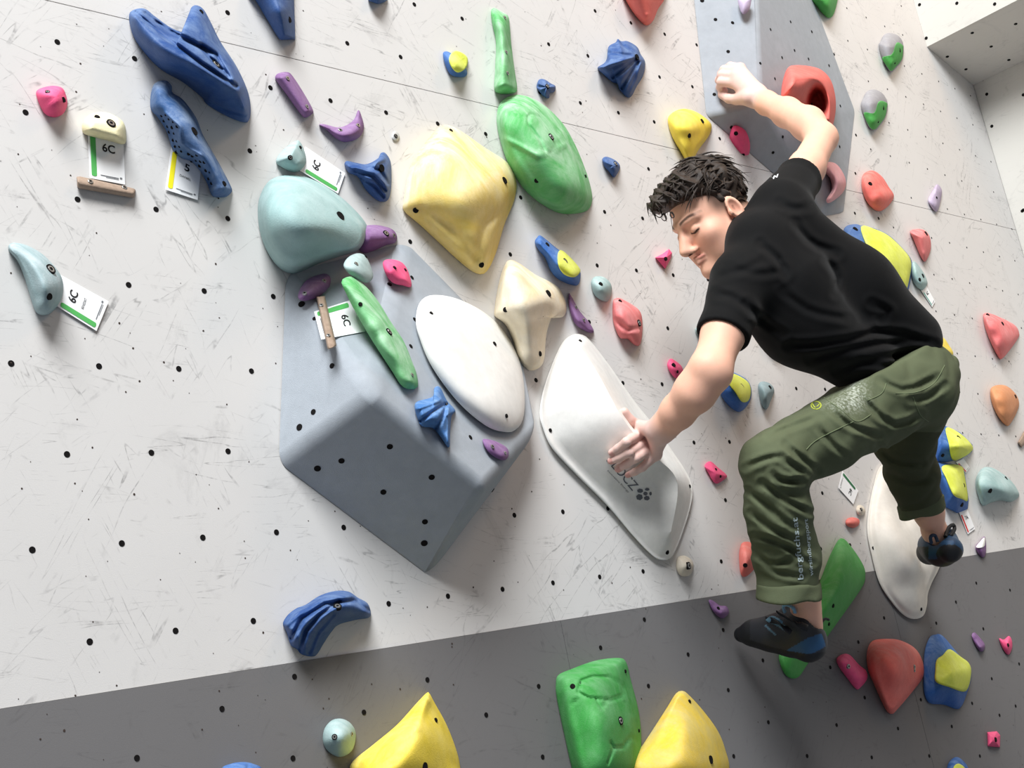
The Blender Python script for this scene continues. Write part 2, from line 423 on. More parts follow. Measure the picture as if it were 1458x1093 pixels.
hl = [(x, y, r, FL) for x, y, r in K8([(290, 127, 4), (207, 332, 4.2), (145, 400, 5)])] + \
     [(x, y, r, FB) for x, y, r in K8([(332, 549, 4.5), (225, 583, 5), (547, 486, 4.5), (518, 688, 4.3), (733, 622, 4.5), (703, 820, 4.3), (700, 915, 5)])] + \
     [(x, y, r, FF) for x, y, r in K8([(905, 445, 3.6), (640, 40, 3.4)])] + [(x, y, r, FT) for x, y, r in K6([(343, 778, 5), (413, 857, 3)])] + \
     [(x, y, r, FF) for x, y, r in K6([(823, 670, 3.6), (945, 633, 3.4), (960, 862, 3.6)])] + \
     [(x, y, r, FR) for x, y, r in K8([(1005, 680, 3.4), (843, 905, 3.4), (1115, 590, 3)])]
vol1, PL1 = volume('climbing_volume', 'large grey faceted volume with dark underside, mounted under the big seafoam dome', v, [FL, FT, FF, FB, FR, ('S', 'U', 'R')], .02, hl)
OUTLINES.append([(406, 388), (578, 345), (750, 520), (768, 612), (615, 817), (394, 660)])
PF, PT, PLf = PL1[FF], PL1[FT], PL1[FL]
v = dict(a=at(976, -120, .0015), b=at(1006, 164, .0015), c=at(1172, 308, .0015), d=at(1201, 302, .0015), e=at(1217, 158, .0015), f=at(1160, 5, .0015), g=at(1110, -130, .0015),
         P=at(1085, 146, .105), Q=at(1074, -110, .095))
G1, G2, G3, G4, G5 = ('a', 'b', 'P', 'Q'), ('b', 'c', 'P'), ('c', 'd', 'P'), ('d', 'e', 'P'), ('e', 'f', 'Q', 'P')
hl = [(x, y, r, G1) for x, y, r in K4([(118, 85, 2.6), (192, 99, 2.6), (173, 224, 2.6), (60, 3, 3), (113, 410, 2.6)])] + \
     [(x, y, r, G5) for x, y, r in K4([(357, 128, 2.2), (444, 95, 2.2), (536, 138, 2.2), (461, 219, 2.2), (407, 250, 2.2), (313, 275, 2.2), (522, 256, 2.2), (611, 285, 2.2), (376, 342, 2.2), (660, 460, 2.2)])] + \
     [(x, y, r, G4) for x, y, r in K4([(657, 637, 2.2)])] + [(x, y, r, G2) for x, y, r in K4([(410, 594, 2.2), (368, 662, 2.2), (187, 552, 2.4)])]
vol2, PL2 = volume('climbing_volume', 'tall grey volume with a pale face, holding the big red jug', v, [G1, G2, G3, G4, G5, ('f', 'g', 'Q')], .012, hl)
OUTLINES.append([(976, -120), (1006, 164), (1172, 308), (1201, 302), (1217, 158), (1160, 5), (1110, -130)])
PV, PW, PX = PL2[G1], PL2[G5], PL2[G2]

# ------------------------------------------------------------------ holds on the left of the wall
HB = {}
hold('climbing_hold', 'small pink knob hold above the cream tagged hold', K1([(197, 515), (215, 485), (285, 468), (340, 480), (362, 525), (367, 575), (345, 620), (300, 640), (255, 628), (225, 590)]),
     (K1([(305, 530)])[0] + (.042,)), PINK, feats=[('l', 9, .002)], bl=K1([(260, 503, 3.4, 'b'), (345, 545, 4, 'h')]))
hold('climbing_hold', 'cream rounded ledge hold with two bolts above a grade card', K1([(448, 705), (455, 660), (495, 622), (560, 612), (620, 628), (672, 665), (688, 720), (680, 785), (600, 770), (470, 735)]),
     [K1([(520, 690)])[0] + (.038,), K1([(625, 720)])[0] + (.038,)], resin('cream_yellow_resin', (240, 230, 180), (250, 246, 236), .5, 20), a=2.6, bl=K1([(530, 640, 4, 'h'), (605, 675, 7, 'b')]))
hold('wooden_rung', 'short round wooden rung under the green-striped 6C card', K1([(418, 965), (422, 1020), (432, 1028), (725, 1080), (736, 1072), (740, 1035), (730, 1028), (435, 962)]),
     [K1([(424, 993)])[0] + (.016,), K1([(732, 1052)])[0] + (.016,)], WOOD, a=2.2, smooth=False, bl=K1([(492, 992, 4, 's'), (678, 1025, 4, 's')]), cat='wooden rung')
hold('climbing_hold', 'big dark blue two-horned hold with layered grooves', K1([(705, 80), (722, 57), (765, 45), (800, 52), (850, 92), (950, 160), (1050, 183), (1036, 100), (1042, 45), (1070, 28), (1110, 50), (1150, 120), (1205, 230), (1290, 360), (1350, 490), (1368, 580), (1362, 650), (1330, 668), (1230, 630), (1130, 570), (1100, 530), (1000, 450), (880, 380), (790, 290), (730, 200), (708, 130)]),
     [K1([(745, 95)])[0] + (.05,), K1([(880, 240)])[0] + (.09,), K1([(1060, 340)])[0] + (.11,), K1([(1240, 440)])[0] + (.10,), K1([(1330, 580)])[0] + (.06,)], BLUE, a=1.8, N=160, M=30,
     feats=[('r', K1([(740, 70), (900, 200), (1100, 350), (1290, 470)]), 3.2, -.016), ('r', K1([(790, 70), (930, 190), (1090, 260), (1230, 400)]), 2.6, -.012), ('r', K1([(860, 120), (1000, 210), (1110, 270), (1210, 380)]), 2.4, -.012),
            ('r', K1([(940, 170), (1060, 230), (1150, 290)]), 2.4, -.010), ('r', K1([(1070, 60), (1130, 170), (1230, 330), (1310, 470)]), 9, .012), ('r', K1([(1100, 250), (1180, 300), (1250, 420)]), 3, -.016), ('r', K1([(1110, 545), (1230, 600), (1340, 630)]), 2.5, -.008)],
     bl=K1([(1178, 352, 7, 'b'), (1098, 65, 3.5, 'h')]))
Hh = hold('climbing_hold', 'long slate blue hold with a honeycombed edge above the yellow-striped card', K1([(820, 545), (832, 475), (860, 445), (910, 440), (938, 470), (942, 505), (1000, 545), (1070, 640), (1110, 740), (1190, 880), (1262, 1020), (1262, 1050), (1230, 1075), (1170, 1075), (1150, 1055), (1130, 1000), (1090, 930), (1040, 880), (985, 860), (940, 810), (910, 720), (860, 640), (825, 600)]),
     [K1([(880, 520)])[0] + (.045,), K1([(1000, 680)])[0] + (.07,), K1([(1110, 850)])[0] + (.06,), K1([(1210, 1020)])[0] + (.04,)], SLATE, a=2.2, N=120, M=20,
     feats=[('r', K1([(880, 650), (930, 730), (960, 800), (1060, 860), (1120, 930), (1150, 1010)]), 7, -.012), ('r', K1([(905, 620), (985, 690), (990, 780), (1030, 815), (1100, 850)]), 2.5, .006)],
     bl=K1([(1058, 718, 6.5, 'h'), (1222, 1003, 4, 'h')]))
random.seed(4)
for (x, y) in K1([(882, 632), (905, 628), (895, 660), (922, 650), (945, 665), (915, 690), (940, 695), (968, 690), (925, 720), (950, 728), (945, 765), (965, 770), (955, 800), (980, 800), (990, 825), (965, 830), (1030, 840), (1050, 850), (1075, 845), (1045, 880), (1070, 875), (1095, 880), (1115, 885), (1090, 905), (1125, 930), (1145, 940), (1140, 975), (1155, 1000)]):
    p, n = surf_frame(Hh, x, y); o = stud('h', (0, 0, 0), n, 1, None); o.name = 'pit'; o.parent = Hh.root
    o.matrix_basis = Matrix.Translation(Vector(p + n * .0006 - Hh.b)) @ Vector(n).to_track_quat('Z', 'Y').to_matrix().to_4x4() @ Matrix.Scale(random.uniform(1.6, 2.7) * depth(p) / F, 4)
hold('climbing_hold', 'dark blue blade hold cut by the top of the wall view, above the purple rail', K2([(40, -60), (90, 0), (150, 100), (220, 212), (240, 218), (300, 214), (308, 205), (302, 0), (300, -160), (150, -200)]),
     [K2([(180, -60)])[0] + (.05,), K2([(225, 60)])[0] + (.06,), K2([(250, 190)])[0] + (.03,)], BLUE, a=1.5, bl=K2([(275, 108, 4.5, 'h')]))
hold('climbing_hold', 'tip of a small blue hold above the white washer', K2([(705, -5), (730, 12), (762, 21), (800, 8), (812, -10), (790, -60), (730, -60)]), K2([(760, -25)])[0] + (.03,), BLUE)
hold('climbing_hold', 'straight purple rail hold with two screws', K2([(198, 420), (215, 400), (260, 393), (290, 410), (350, 500), (405, 600), (395, 625), (362, 642), (335, 620), (270, 530), (205, 440)]),
     [K2([(255, 425)])[0] + (.028,), K2([(365, 600)])[0] + (.028,)], PURP, a=2.4, bl=K2([(265, 428, 3.2, 's'), (370, 582, 3.2, 's')]))
hold('climbing_hold', 'purple crescent hold with two upturned horns', K2([(438, 680), (470, 678), (540, 695), (590, 682), (630, 650), (653, 600), (672, 640), (683, 690), (670, 735), (630, 765), (575, 775), (530, 755), (480, 710)]),
     [K2([(500, 705)])[0] + (.015,), K2([(580, 735)])[0] + (.032,), K2([(645, 705)])[0] + (.026,), K2([(658, 640)])[0] + (.012,)], PURP, a=2, bl=K2([(553, 712, 3.4, 's'), (650, 685, 3.2, 's')]))
hold('climbing_hold', 'small grey-seafoam rounded hold pinning a tilted 6C card above the big dome', K2([(203, 880), (240, 820), (310, 770), (335, 775), (355, 815), (367, 860), (362, 900), (325, 935), (290, 938), (240, 915)]),
     [K2([(290, 850)])[0] + (.034,), K2([(320, 880)])[0] + (.03,)], SEA, bl=K2([(280, 860, 3.6, 'b'), (335, 805, 2.6, 'h')]))
hold('climbing_hold', 'blue winged hold with flowing grooves beside the big yellow hold', K2([(577, 900), (590, 878), (640, 888), (700, 895), (765, 860), (775, 835), (800, 835), (828, 880), (834, 960), (830, 1040), (815, 1090), (780, 1102), (740, 1082), (690, 1032), (650, 967), (600, 942)]),
     [K2([(610, 912)])[0] + (.03,), K2([(720, 940)])[0] + (.055,), K2([(795, 1000)])[0] + (.045,), K2([(795, 1070)])[0] + (.03,)], BLUE, a=2, N=120, M=22,
     feats=[('r', K2([(640, 935), (730, 960), (800, 1040)]), 3, -.011), ('r', K2([(690, 910), (770, 930), (815, 1000)]), 3, -.010), ('r', K2([(670, 975), (740, 1010), (790, 1075)]), 2.6, -.009), ('r', K2([(740, 890), (790, 870)]), 3, .008)], bl=K2([(778, 918, 5.5, 'h')]))
hold('climbing_hold', 'small two-tone hold, lime cap on a blue base, above the big yellow hold', K2([(1115, 290), (1135, 280), (1160, 290), (1200, 310), (1242, 375), (1240, 415), (1190, 420), (1150, 400), (1122, 340)]),
     K2([(1190, 350)])[0] + (.03,), MIDB, over=[('cap', K2([(1152, 305), (1178, 278), (1220, 288), (1250, 320), (1240, 370), (1197, 396), (1165, 372), (1148, 335)]), LIME, .01)], bl=[])
p = K2([(1212, 332)])[0]
# green
hold('climbing_hold', 'long narrow green rail hold with three screws', K3([(73, 65), (88, 42), (125, 60), (165, 85), (175, 130), (185, 250), (205, 400), (216, 480), (205, 505), (150, 515), (105, 505), (90, 480), (95, 380), (100, 230), (80, 130)]),
     [K3([(125, 100)])[0] + (.035,), K3([(145, 280)])[0] + (.045,), K3([(150, 450)])[0] + (.05,)], GREEN, a=2, feats=[('l', 9, .003)], bl=K3([(147, 97, 3, 's'), (155, 285, 3, 's'), (162, 400, 3, 's')]))
Hg = hold('climbing_hold', 'big oval green hold with raised plates like a shell', [(707, 170), (712, 147), (728, 136), (750, 137), (775, 150), (800, 174), (816, 200), (830, 232), (840, 262), (843, 286), (833, 301), (800, 304), (772, 291), (747, 270), (726, 238), (713, 203)],
     [(745, 175, .09), (775, 215, .11), (800, 255, .10)], GREEN, a=2.2, N=120, M=26,
     feats=[('r', K3([(275, 640), (290, 620), (340, 640), (400, 720), (435, 790), (400, 830), (370, 830), (340, 760), (280, 680), (275, 640)]), 2, -.005), ('r', K3([(310, 660), (390, 760)]), 12, .007), ('r', K3([(340, 610), (440, 680), (475, 710)]), 1.8, -.005), ('r', K3([(120, 750), (200, 780), (330, 850), (480, 790)]), 3, .004), ('r', K3([(440, 690), (430, 730)]), 1.6, -.004)],
     bl=K3([(400, 748, 5.5, 'b'), (322, 985, 3.5, 'h'), (588, 962, 2.5, 'h')]), sm=12)
hold('climbing_hold', 'big yellow rounded hold with three bolt holes beside the white fibreglass plate', [(574, 290), (584, 240), (604, 205), (628, 180), (650, 183), (690, 210), (724, 233), (735, 258), (732, 285), (718, 320), (706, 360), (694, 385), (682, 390), (660, 377), (600, 322), (577, 302)],
     [(640, 245, .10), (668, 285, .12), (675, 330, .09)], YEL, a=1.9, N=100, M=20, feats=[('r', [(600, 300), (640, 320), (680, 370)], 8, -.006), ('r', [(735, 285), (690, 320), (675, 380)], 6, -.008)],
     bl=[(592, 299, 4.2, 'h'), (718, 257, 5.5, 'h'), (685.6, 377, 4, 'h'), (642, 186, 3, 'h')], sm=14)
hold('climbing_hold', 'tiny dark blue knobbly hold right of the long green rail', K3([(322, 470), (335, 435), (365, 433), (400, 455), (425, 470), (420, 500), (395, 510), (390, 535), (365, 530), (330, 490)]), K3([(378, 475)])[0] + (.024,), BLUE, feats=[('f', *K3([(378, 475)])[0], 7, .004, 0)], bl=K3([(380, 472, 3.6, 'b')]))
hold('climbing_hold', 'blue fan-shaped hold with deep folds left of the tall grey volume', K3([(655, 370), (690, 345), (705, 320), (715, 255), (755, 230), (765, 212), (785, 225), (820, 225), (870, 255), (890, 295), (915, 340), (905, 410), (870, 470), (840, 525), (815, 530), (775, 490), (765, 460), (730, 445), (680, 400)]),
     [K3([(700, 370)])[0] + (.04,), K3([(800, 340)])[0] + (.06,), K3([(870, 320)])[0] + (.05,)], BLUE, a=1.8, N=130, M=24,
     feats=[('r', K3([(670, 365), (760, 340), (850, 310)]), 2.6, .012), ('r', K3([(720, 290), (800, 300), (860, 310)]), 3, -.008), ('r', K3([(740, 420), (800, 380), (860, 330)]), 3, -.011), ('r', K3([(790, 480), (830, 410), (875, 340)]), 3, -.012), ('r', K3([(770, 230), (830, 270)]), 2.2, -.006), ('r', K3([(835, 510), (870, 430), (890, 350)]), 2.5, .008)], bl=K3([(870, 312, 4.5, 'h')]))
hold('climbing_hold', 'rounded red hold cut by the top edge of the wall view', K3([(795, -30), (808, 0), (850, 70), (900, 128), (930, 138), (960, 110), (985, 50), (1018, 0), (1030, -60), (900, -110)]), [K3([(905, -40)])[0] + (.07,), K3([(925, 70)])[0] + (.05,)], RED)
hold('climbing_hold', 'yellow teardrop hold between the head of the climber and the grey volume', K3([(1038, 655), (1060, 618), (1110, 595), (1160, 598), (1210, 620), (1265, 662), (1278, 695), (1260, 745), (1205, 820), (1172, 880), (1145, 888), (1110, 830), (1060, 740)]),
     [K3([(1150, 690)])[0] + (.07,), K3([(1165, 770)])[0] + (.055,)], YEL2, bl=K3([(1225, 662, 3.8, 'h'), (1155, 740, 3.4, 'h')]), sm=8)
hold('climbing_hold', 'small blue hold with a bolt, left of the hair of the climber', K3([(680, 870), (700, 855), (735, 865), (765, 885), (778, 910), (765, 945), (742, 968), (715, 935), (690, 905)]), K3([(742, 905)])[0] + (.028,), BLUE, feats=[('f', *K3([(742, 905)])[0], 5, .003, 1)], bl=K3([(752, 895, 4, 'b')]))
Hd = hold('climbing_hold', 'large seafoam dome hold perched on top of the grey volume', K6([(103, 270), (115, 190), (160, 110), (230, 78), (330, 75), (430, 110), (540, 180), (620, 250), (690, 330), (707, 390), (690, 450), (640, 490), (560, 515), (440, 555), (340, 600), (280, 610), (210, 570), (150, 480), (115, 380)]),
     [K6([(300, 300)])[0] + (.15,), K6([(480, 370)])[0] + (.15,), K6([(600, 410)])[0] + (.12,)], resin('seafoam_smooth_resin', (146, 176, 174), (196, 212, 212), .55, 6), a=2.5, N=96, M=18, bl=K6([(553, 297, 7, 'h')]), sm=16)
hold('climbing_hold', 'purple wedge hold tucked behind the seafoam dome', K6([(640, 360), (700, 348), (760, 347), (830, 365), (862, 400), (855, 440), (800, 458), (740, 485), (680, 498), (640, 450)]), [K6([(720, 410)])[0] + (.05,), K6([(800, 410)])[0] + (.04,)], PURP, a=2.2, bl=K6([(803, 393, 5, 'b'), (845, 403, 3, 's')]))
# on the large volume
hold('climbing_hold', 'small grey-seafoam pad at the upper edge of the grey volume', K6([(572, 565), (600, 520), (650, 500), (690, 515), (720, 570), (733, 630), (705, 660), (660, 650), (600, 610)]), K6([(655, 580)])[0] + (.02,), resin('pale_seafoam_resin', (156, 178, 176), (198, 210, 210), .5, 12), pl=PF, bl=K6([(640, 558, 3.2, 's'), (692, 520, 2.2, 'h')]))
hold('climbing_hold', 'pink leaf-shaped hold on the grey volume', K6([(788, 548), (830, 533), (890, 550), (925, 600), (942, 680), (890, 675), (840, 660), (800, 610)]), [K6([(850, 590)])[0] + (.022,), K6([(900, 630)])[0] + (.02,)], PINK, pl=PF, feats=[('l', 8, .001)], bl=K6([(850, 580, 3, 'h'), (908, 592, 2.6, 'h')]))
hold('climbing_hold', 'purple oval hold beside the wooden slat on the grey volume', K6([(323, 735), (340, 685), (380, 640), (440, 616), (480, 613), (502, 640), (490, 690), (440, 735), (380, 757), (340, 757)]), [K6([(380, 710)])[0] + (.022,), K6([(455, 660)])[0] + (.022,)], PURP, pl=PT, a=1.7, bl=K6([(360, 720, 3.4, 's'), (465, 652, 3.4, 's')]))
hold('climbing_hold', 'long curved pale green hold lying along the grey volume', [(486, 402), (490, 396), (502, 394), (520, 407), (538, 428), (556, 457), (575, 486), (587, 515), (593, 531), (595, 550), (585, 554), (572, 549), (556, 525), (527, 480), (505, 442), (494, 420)],
     [(505, 415, .02), (535, 455, .032), (560, 500, .032), (582, 540, .022)], GREEN, pl=PF, a=2, feats=[('l', 10, .002)], bl=[(513, 433, 3, 'h'), (553.5, 472.6, 6, 'b'), (586.5, 534, 3.2, 's')])
hold('fibreglass_hold', 'smooth white egg-shaped plate covering the right of the grey volume', [(592, 455), (598, 430), (616, 420), (650, 425), (690, 445), (720, 475), (740, 515), (747, 560), (745, 595), (735, 611), (720, 615), (692, 606), (652, 572), (615, 522), (597, 480)],
     [(645, 480, .035), (690, 545, .035)], WHITE, pl=Plane(PF.p + PF.n * .003, PF.n), a=3, rim=.006, bl=[(614, 446, 3, 'h'), (704, 489.5, 3.6, 'h'), (721, 592, 3, 'h')], N=90)
hold('climbing_hold', 'blue webbed hold on the front edge of the grey volume', K8([(657, 310), (670, 285), (735, 265), (745, 225), (770, 222), (800, 280), (838, 325), (822, 350), (815, 420), (810, 490), (770, 440), (740, 405), (690, 395), (670, 360)]),
     [K8([(700, 335)])[0] + (.028,), K8([(770, 340)])[0] + (.034,), K8([(795, 420)])[0] + (.02,)], resin('worn_blue_resin', (62, 112, 172), (160, 186, 212), .5, 18), pl=PF, N=120, M=22, feats=[('r', K8([(680, 375), (740, 330), (790, 300)]), 2.6, -.008), ('r', K8([(750, 410), (785, 350), (800, 300)]), 2.6, -.008), ('r', K8([(665, 320), (720, 300), (770, 280)]), 2.4, .005), ('r', K8([(805, 470), (808, 390), (805, 310)]), 2.2, .005)], bl=K8([(797, 297, 4.4, 'b')]))
hold('climbing_hold', 'small purple almond hold near the right edge of the grey volume', K8([(960, 455), (1010, 460), (1060, 485), (1076, 510), (1068, 540), (1040, 545), (985, 510)]), [K8([(1005, 485)])[0] + (.014,), K8([(1045, 515)])[0] + (.014,)], PURP, pl=PF, bl=K8([(1002, 487, 3.4, 's'), (1058, 515, 2.8, 's')]))
hold('wooden_rung', 'short worn wooden slat screwed over the card on the grey volume', K6([(423, 737), (470, 733), (534, 1003), (531, 1010), (490, 1026), (484, 1020)]), [K6([(448, 742)])[0] + (.016,), K6([(510, 1012)])[0] + (.016,)], WOOD, pl=Plane(PT.p + PT.n * .0035, PT.n), a=5, smooth=False, bl=K6([(450, 785, 3, 's'), (489, 950, 3, 's')]), cat='wooden rung')
# middle of the wall
hold('climbing_hold', 'cream molar-shaped hold with one side lobe beside the white egg plate', K7([(92, 545), (110, 420), (140, 310), (175, 268), (230, 288), (320, 350), (400, 390), (450, 430), (480, 500), (484, 550), (465, 580), (440, 578), (418, 552), (400, 590), (375, 680), (365, 800), (345, 850), (295, 872), (260, 855), (220, 800), (190, 700), (150, 620), (95, 575)]),
     [K7([(200, 400)])[0] + (.09,), K7([(260, 500)])[0] + (.11,), K7([(290, 650)])[0] + (.09,), K7([(300, 790)])[0] + (.06,)], CREAM, a=2, N=120, M=20, bl=K7([(385, 452, 5.5, 'h'), (153, 540, 3.8, 'h'), (340, 780, 3.8, 'h')]), sm=8)
hold('climbing_hold', 'blue elongated hold with a lime nose above the molar-shaped hold', K7([(312, 170), (330, 140), (350, 138), (440, 210), (480, 230), (550, 310), (562, 360), (540, 408), (450, 380), (400, 330), (370, 260), (330, 210)]),
     [K7([(350, 185)])[0] + (.035,), K7([(450, 290)])[0] + (.055,), K7([(510, 340)])[0] + (.05,)], MIDB, feats=[('r', K7([(350, 230), (400, 300), (450, 360)]), 2.2, -.006)], over=[('nose', K7([(440, 228), (470, 221), (555, 310), (553, 345), (520, 363), (470, 345), (440, 295)]), LIME, .005)], bl=K7([(380, 185, 3.6, 'h'), (477, 277, 5, 'b')]))
hold('climbing_hold', 'small round seafoam hold beside the blue and lime hold', K7([(620, 395), (640, 360), (690, 362), (728, 400), (732, 450), (715, 490), (685, 493), (640, 460)]), K7([(682, 420)])[0] + (.035,), SEA, bl=K7([(672, 400, 3.2, 'h')]))
hold('climbing_hold', 'slim purple sickle hold above the white wedge plate', K7([(497, 462), (505, 455), (560, 550), (610, 610), (635, 660), (600, 662), (540, 625), (510, 570), (496, 500)]), [K7([(515, 510)])[0] + (.015,), K7([(560, 600)])[0] + (.025,), K7([(605, 645)])[0] + (.015,)], PURP, bl=K7([(535, 527, 3, 's'), (578, 597, 3, 's')]))
hold('climbing_hold', 'chunky salmon red hold with one large bolt above the white wedge plate', K7([(738, 500), (755, 478), (790, 482), (880, 540), (900, 610), (895, 700), (880, 737), (850, 728), (820, 700), (775, 690), (740, 600)]), [K7([(800, 570)])[0] + (.05,), K7([(850, 650)])[0] + (.05,)], SALMON, feats=[('r', K7([(740, 590), (820, 650), (890, 640)]), 4, -.006)], bl=K7([(880, 613, 5, 'b'), (778, 493, 2.8, 'h')]), sm=5)
hold('climbing_hold', 'small crimson triangular hold in front of the chin of the climber', K7([(970, 255), (1010, 235), (1045, 208), (1062, 230), (1055, 260), (1025, 318), (1005, 295)]), K7([(1030, 255)])[0] + (.025,), PINK, smooth=False, a=1.3, bl=K7([(1027, 262, 3, 'h')]))
hold('climbing_hold', 'sliver of a seafoam hold behind the left sleeve of the climber', K7([(1188, 648), (1215, 632), (1245, 625), (1275, 640), (1280, 680), (1250, 715), (1215, 697)]), K7([(1240, 660)])[0] + (.03,), SEA)
hold('climbing_hold', 'small pink hold left of the forearm of the climber', K7([(1035, 840), (1050, 808), (1075, 815), (1115, 850), (1120, 890), (1085, 914), (1050, 880)]), K7([(1080, 860)])[0] + (.022,), PINK, bl=K7([(1070, 842, 3.2, 'h'), (1090, 878, 2.2, 'h')]))
WEDGE = hold('fibreglass_hold', 'large white wedge-shaped plate with printed logo under the hand of the climber', K9([(147, 390), (160, 300), (200, 180), (245, 85), (285, 52), (325, 48), (362, 72), (440, 170), (560, 340), (640, 440), (720, 550), (788, 655), (808, 720), (800, 790), (770, 890), (735, 980), (712, 1016), (680, 1025), (640, 1010), (560, 930), (440, 790), (300, 650), (200, 540), (160, 450)]),
     [K9([(318, 95)])[0] + (.05,), K9([(400, 220)])[0] + (.095,), K9([(500, 400)])[0] + (.115,), K9([(610, 545)])[0] + (.11,), K9([(740, 680)])[0] + (.075,), K9([(715, 900)])[0] + (.045,)], WHITE, a=1.08, rim=.010, N=150, M=26, flat=.10,
     feats=[], bl=K9([(322, 77, 2.6, 'h'), (192, 463, 2.8, 'h'), (795, 705, 2.6, 'h'), (698, 990, 3.2, 'h')]))
hold('climbing_hold', 'small beige screw-on cone at the foot of the white wedge plate', K9([(738, 1040), (745, 1012), (775, 1005), (805, 1025), (812, 1055), (795, 1090), (760, 1092), (742, 1070)]), K9([(785, 1045)])[0] + (.03,), BEIGE, a=1.6, bl=K9([(790, 1048, 5.5, 'b')]))
hold('climbing_hold', 'tiny crimson wedge hold right of the white wedge plate', K9([(860, 615), (885, 597), (920, 625), (950, 650), (955, 667), (915, 693), (895, 680), (875, 645)]), K9([(910, 650)])[0] + (.02,), PINK, a=1.6, bl=K9([(908, 632, 2, 'h'), (928, 662, 2, 'h')]))
hold('climbing_hold', 'blue hold with a lime upper half, right of the reaching forearm', K12([(90, 930), (110, 860), (140, 835), (180, 845), (235, 880), (255, 930), (245, 990), (200, 1040), (160, 1030), (115, 985)]), [K12([(165, 930)])[0] + (.05,), K12([(200, 960)])[0] + (.05,)], MIDB,
     over=[('cap', K12([(118, 855), (150, 840), (230, 880), (252, 930), (240, 983), (205, 990), (170, 940), (135, 895)]), LIME, .006)], bl=K12([(203, 913, 5, 'b')]))
hold('climbing_hold', 'dull grey-teal hold beside the blue and lime hold at the forearm', K12([(290, 905), (310, 885), (350, 895), (373, 930), (357, 980), (335, 1027), (310, 1010), (295, 960)]), K12([(335, 945)])[0] + (.035,), TEALG, bl=K12([(350, 915, 3, 'h')]))
hold('climbing_hold', 'golden hold peeping out below the belly of the climber', K12([(290, 640), (340, 600), (420, 640), (445, 700), (435, 730), (395, 742), (345, 712)]), K12([(380, 680)])[0] + (.03,), YEL3)
# right of the climber
hold('climbing_hold', 'large blue hold with a broad lime face behind the back of the climber', K13([(82, 215), (95, 165), (150, 152), (185, 162), (260, 178), (340, 218), (430, 308), (462, 360), (458, 430), (440, 540), (430, 590), (360, 545), (230, 440), (130, 320)]),
     [K13([(180, 250)])[0] + (.06,), K13([(300, 370)])[0] + (.10,), K13([(400, 460)])[0] + (.07,)], MIDB, N=100, M=18, over=[('lime_face', K13([(178, 166), (260, 181), (340, 221), (430, 310), (458, 362), (453, 430), (430, 523), (400, 518), (350, 470), (260, 390), (220, 300)]), LIME, .006)],
     feats=[('r', K13([(340, 480), (440, 400)]), 2, -.004), ('r', K13([(300, 200), (260, 350)]), 3, .005)], bl=K13([(148, 180, 4, 'h'), (347, 370, 5, 'h')]), sm=9)
hold('climbing_hold', 'small salmon teardrop hold above the seafoam tagged hold', K13([(452, 195), (480, 180), (530, 185), (562, 225), (567, 290), (545, 350), (527, 358), (500, 310), (470, 235)]), [K13([(520, 230)])[0] + (.04,), K13([(530, 300)])[0] + (.03,)], SALMON, bl=K13([(540, 205, 3.6, 'h')]))
hold('climbing_hold', 'narrow seafoam hold pinning a small card beside the large lime hold', K13([(460, 375), (478, 360), (520, 410), (548, 470), (540, 500), (515, 518), (480, 490), (460, 440)]), [K13([(490, 420)])[0] + (.03,), K13([(515, 470)])[0] + (.03,)], SEA, bl=K13([(522, 440, 3.4, 'h'), (505, 460, 2.6, 'h')]))
hold('climbing_hold', 'pointed coral red hold right of the hips of the climber', K13([(858, 665), (872, 645), (930, 660), (1030, 710), (1058, 755), (1050, 790), (1000, 860), (965, 898), (945, 895), (900, 810), (870, 730)]), [K13([(930, 720)])[0] + (.06,), K13([(970, 800)])[0] + (.06,)], SALMON, a=1.7, bl=K13([(885, 657, 3, 'h'), (965, 705, 3, 'h')]), sm=6)
hold('climbing_hold', 'pale yellow hold peeping out behind the waistband of the climber', K13([(560, 800), (600, 770), (640, 785), (665, 820), (692, 870), (660, 900), (600, 900)]), K13([(630, 840)])[0] + (.03,), YEL2)
hold('climbing_hold', 'terracotta orange egg-shaped hold', K14([(897, 65), (920, 36), (980, 33), (1035, 75), (1058, 130), (1042, 190), (1010, 245), (990, 258), (950, 220), (910, 140)]), [K14([(975, 110)])[0] + (.055,), K14([(990, 170)])[0] + (.05,)], ORANGE, bl=K14([(1037, 95, 3, 'h')]), sm=6)
hold('wooden_rung', 'end of a pale wooden slat at the right edge of the wall', K14([(1050, 350), (1085, 285), (1120, 280), (1110, 340), (1072, 378)]), [K14([(1070, 345)])[0] + (.014,), K14([(1100, 305)])[0] + (.014,)], WOOD, a=4, smooth=False, cat='wooden rung')
hold('climbing_hold', 'upright two-tone hold, blue left plate and lime nose, above its lower twin', K14([(567, 262), (620, 235), (650, 260), (730, 293), (800, 362), (797, 402), (740, 440), (685, 452), (650, 462), (600, 455), (585, 400), (575, 320)]),
     [K14([(630, 350)])[0] + (.04,), K14([(720, 370)])[0] + (.065,)], MIDB, a=1.6, smooth=False, over=[('lime_nose', K14([(652, 268), (728, 298), (796, 364), (793, 400), (738, 437), (687, 446), (667, 360)]), LIME, .005)], bl=K14([(615, 260, 3, 'h'), (633, 420, 3, 'h'), (722, 326, 4.2, 'h')]))
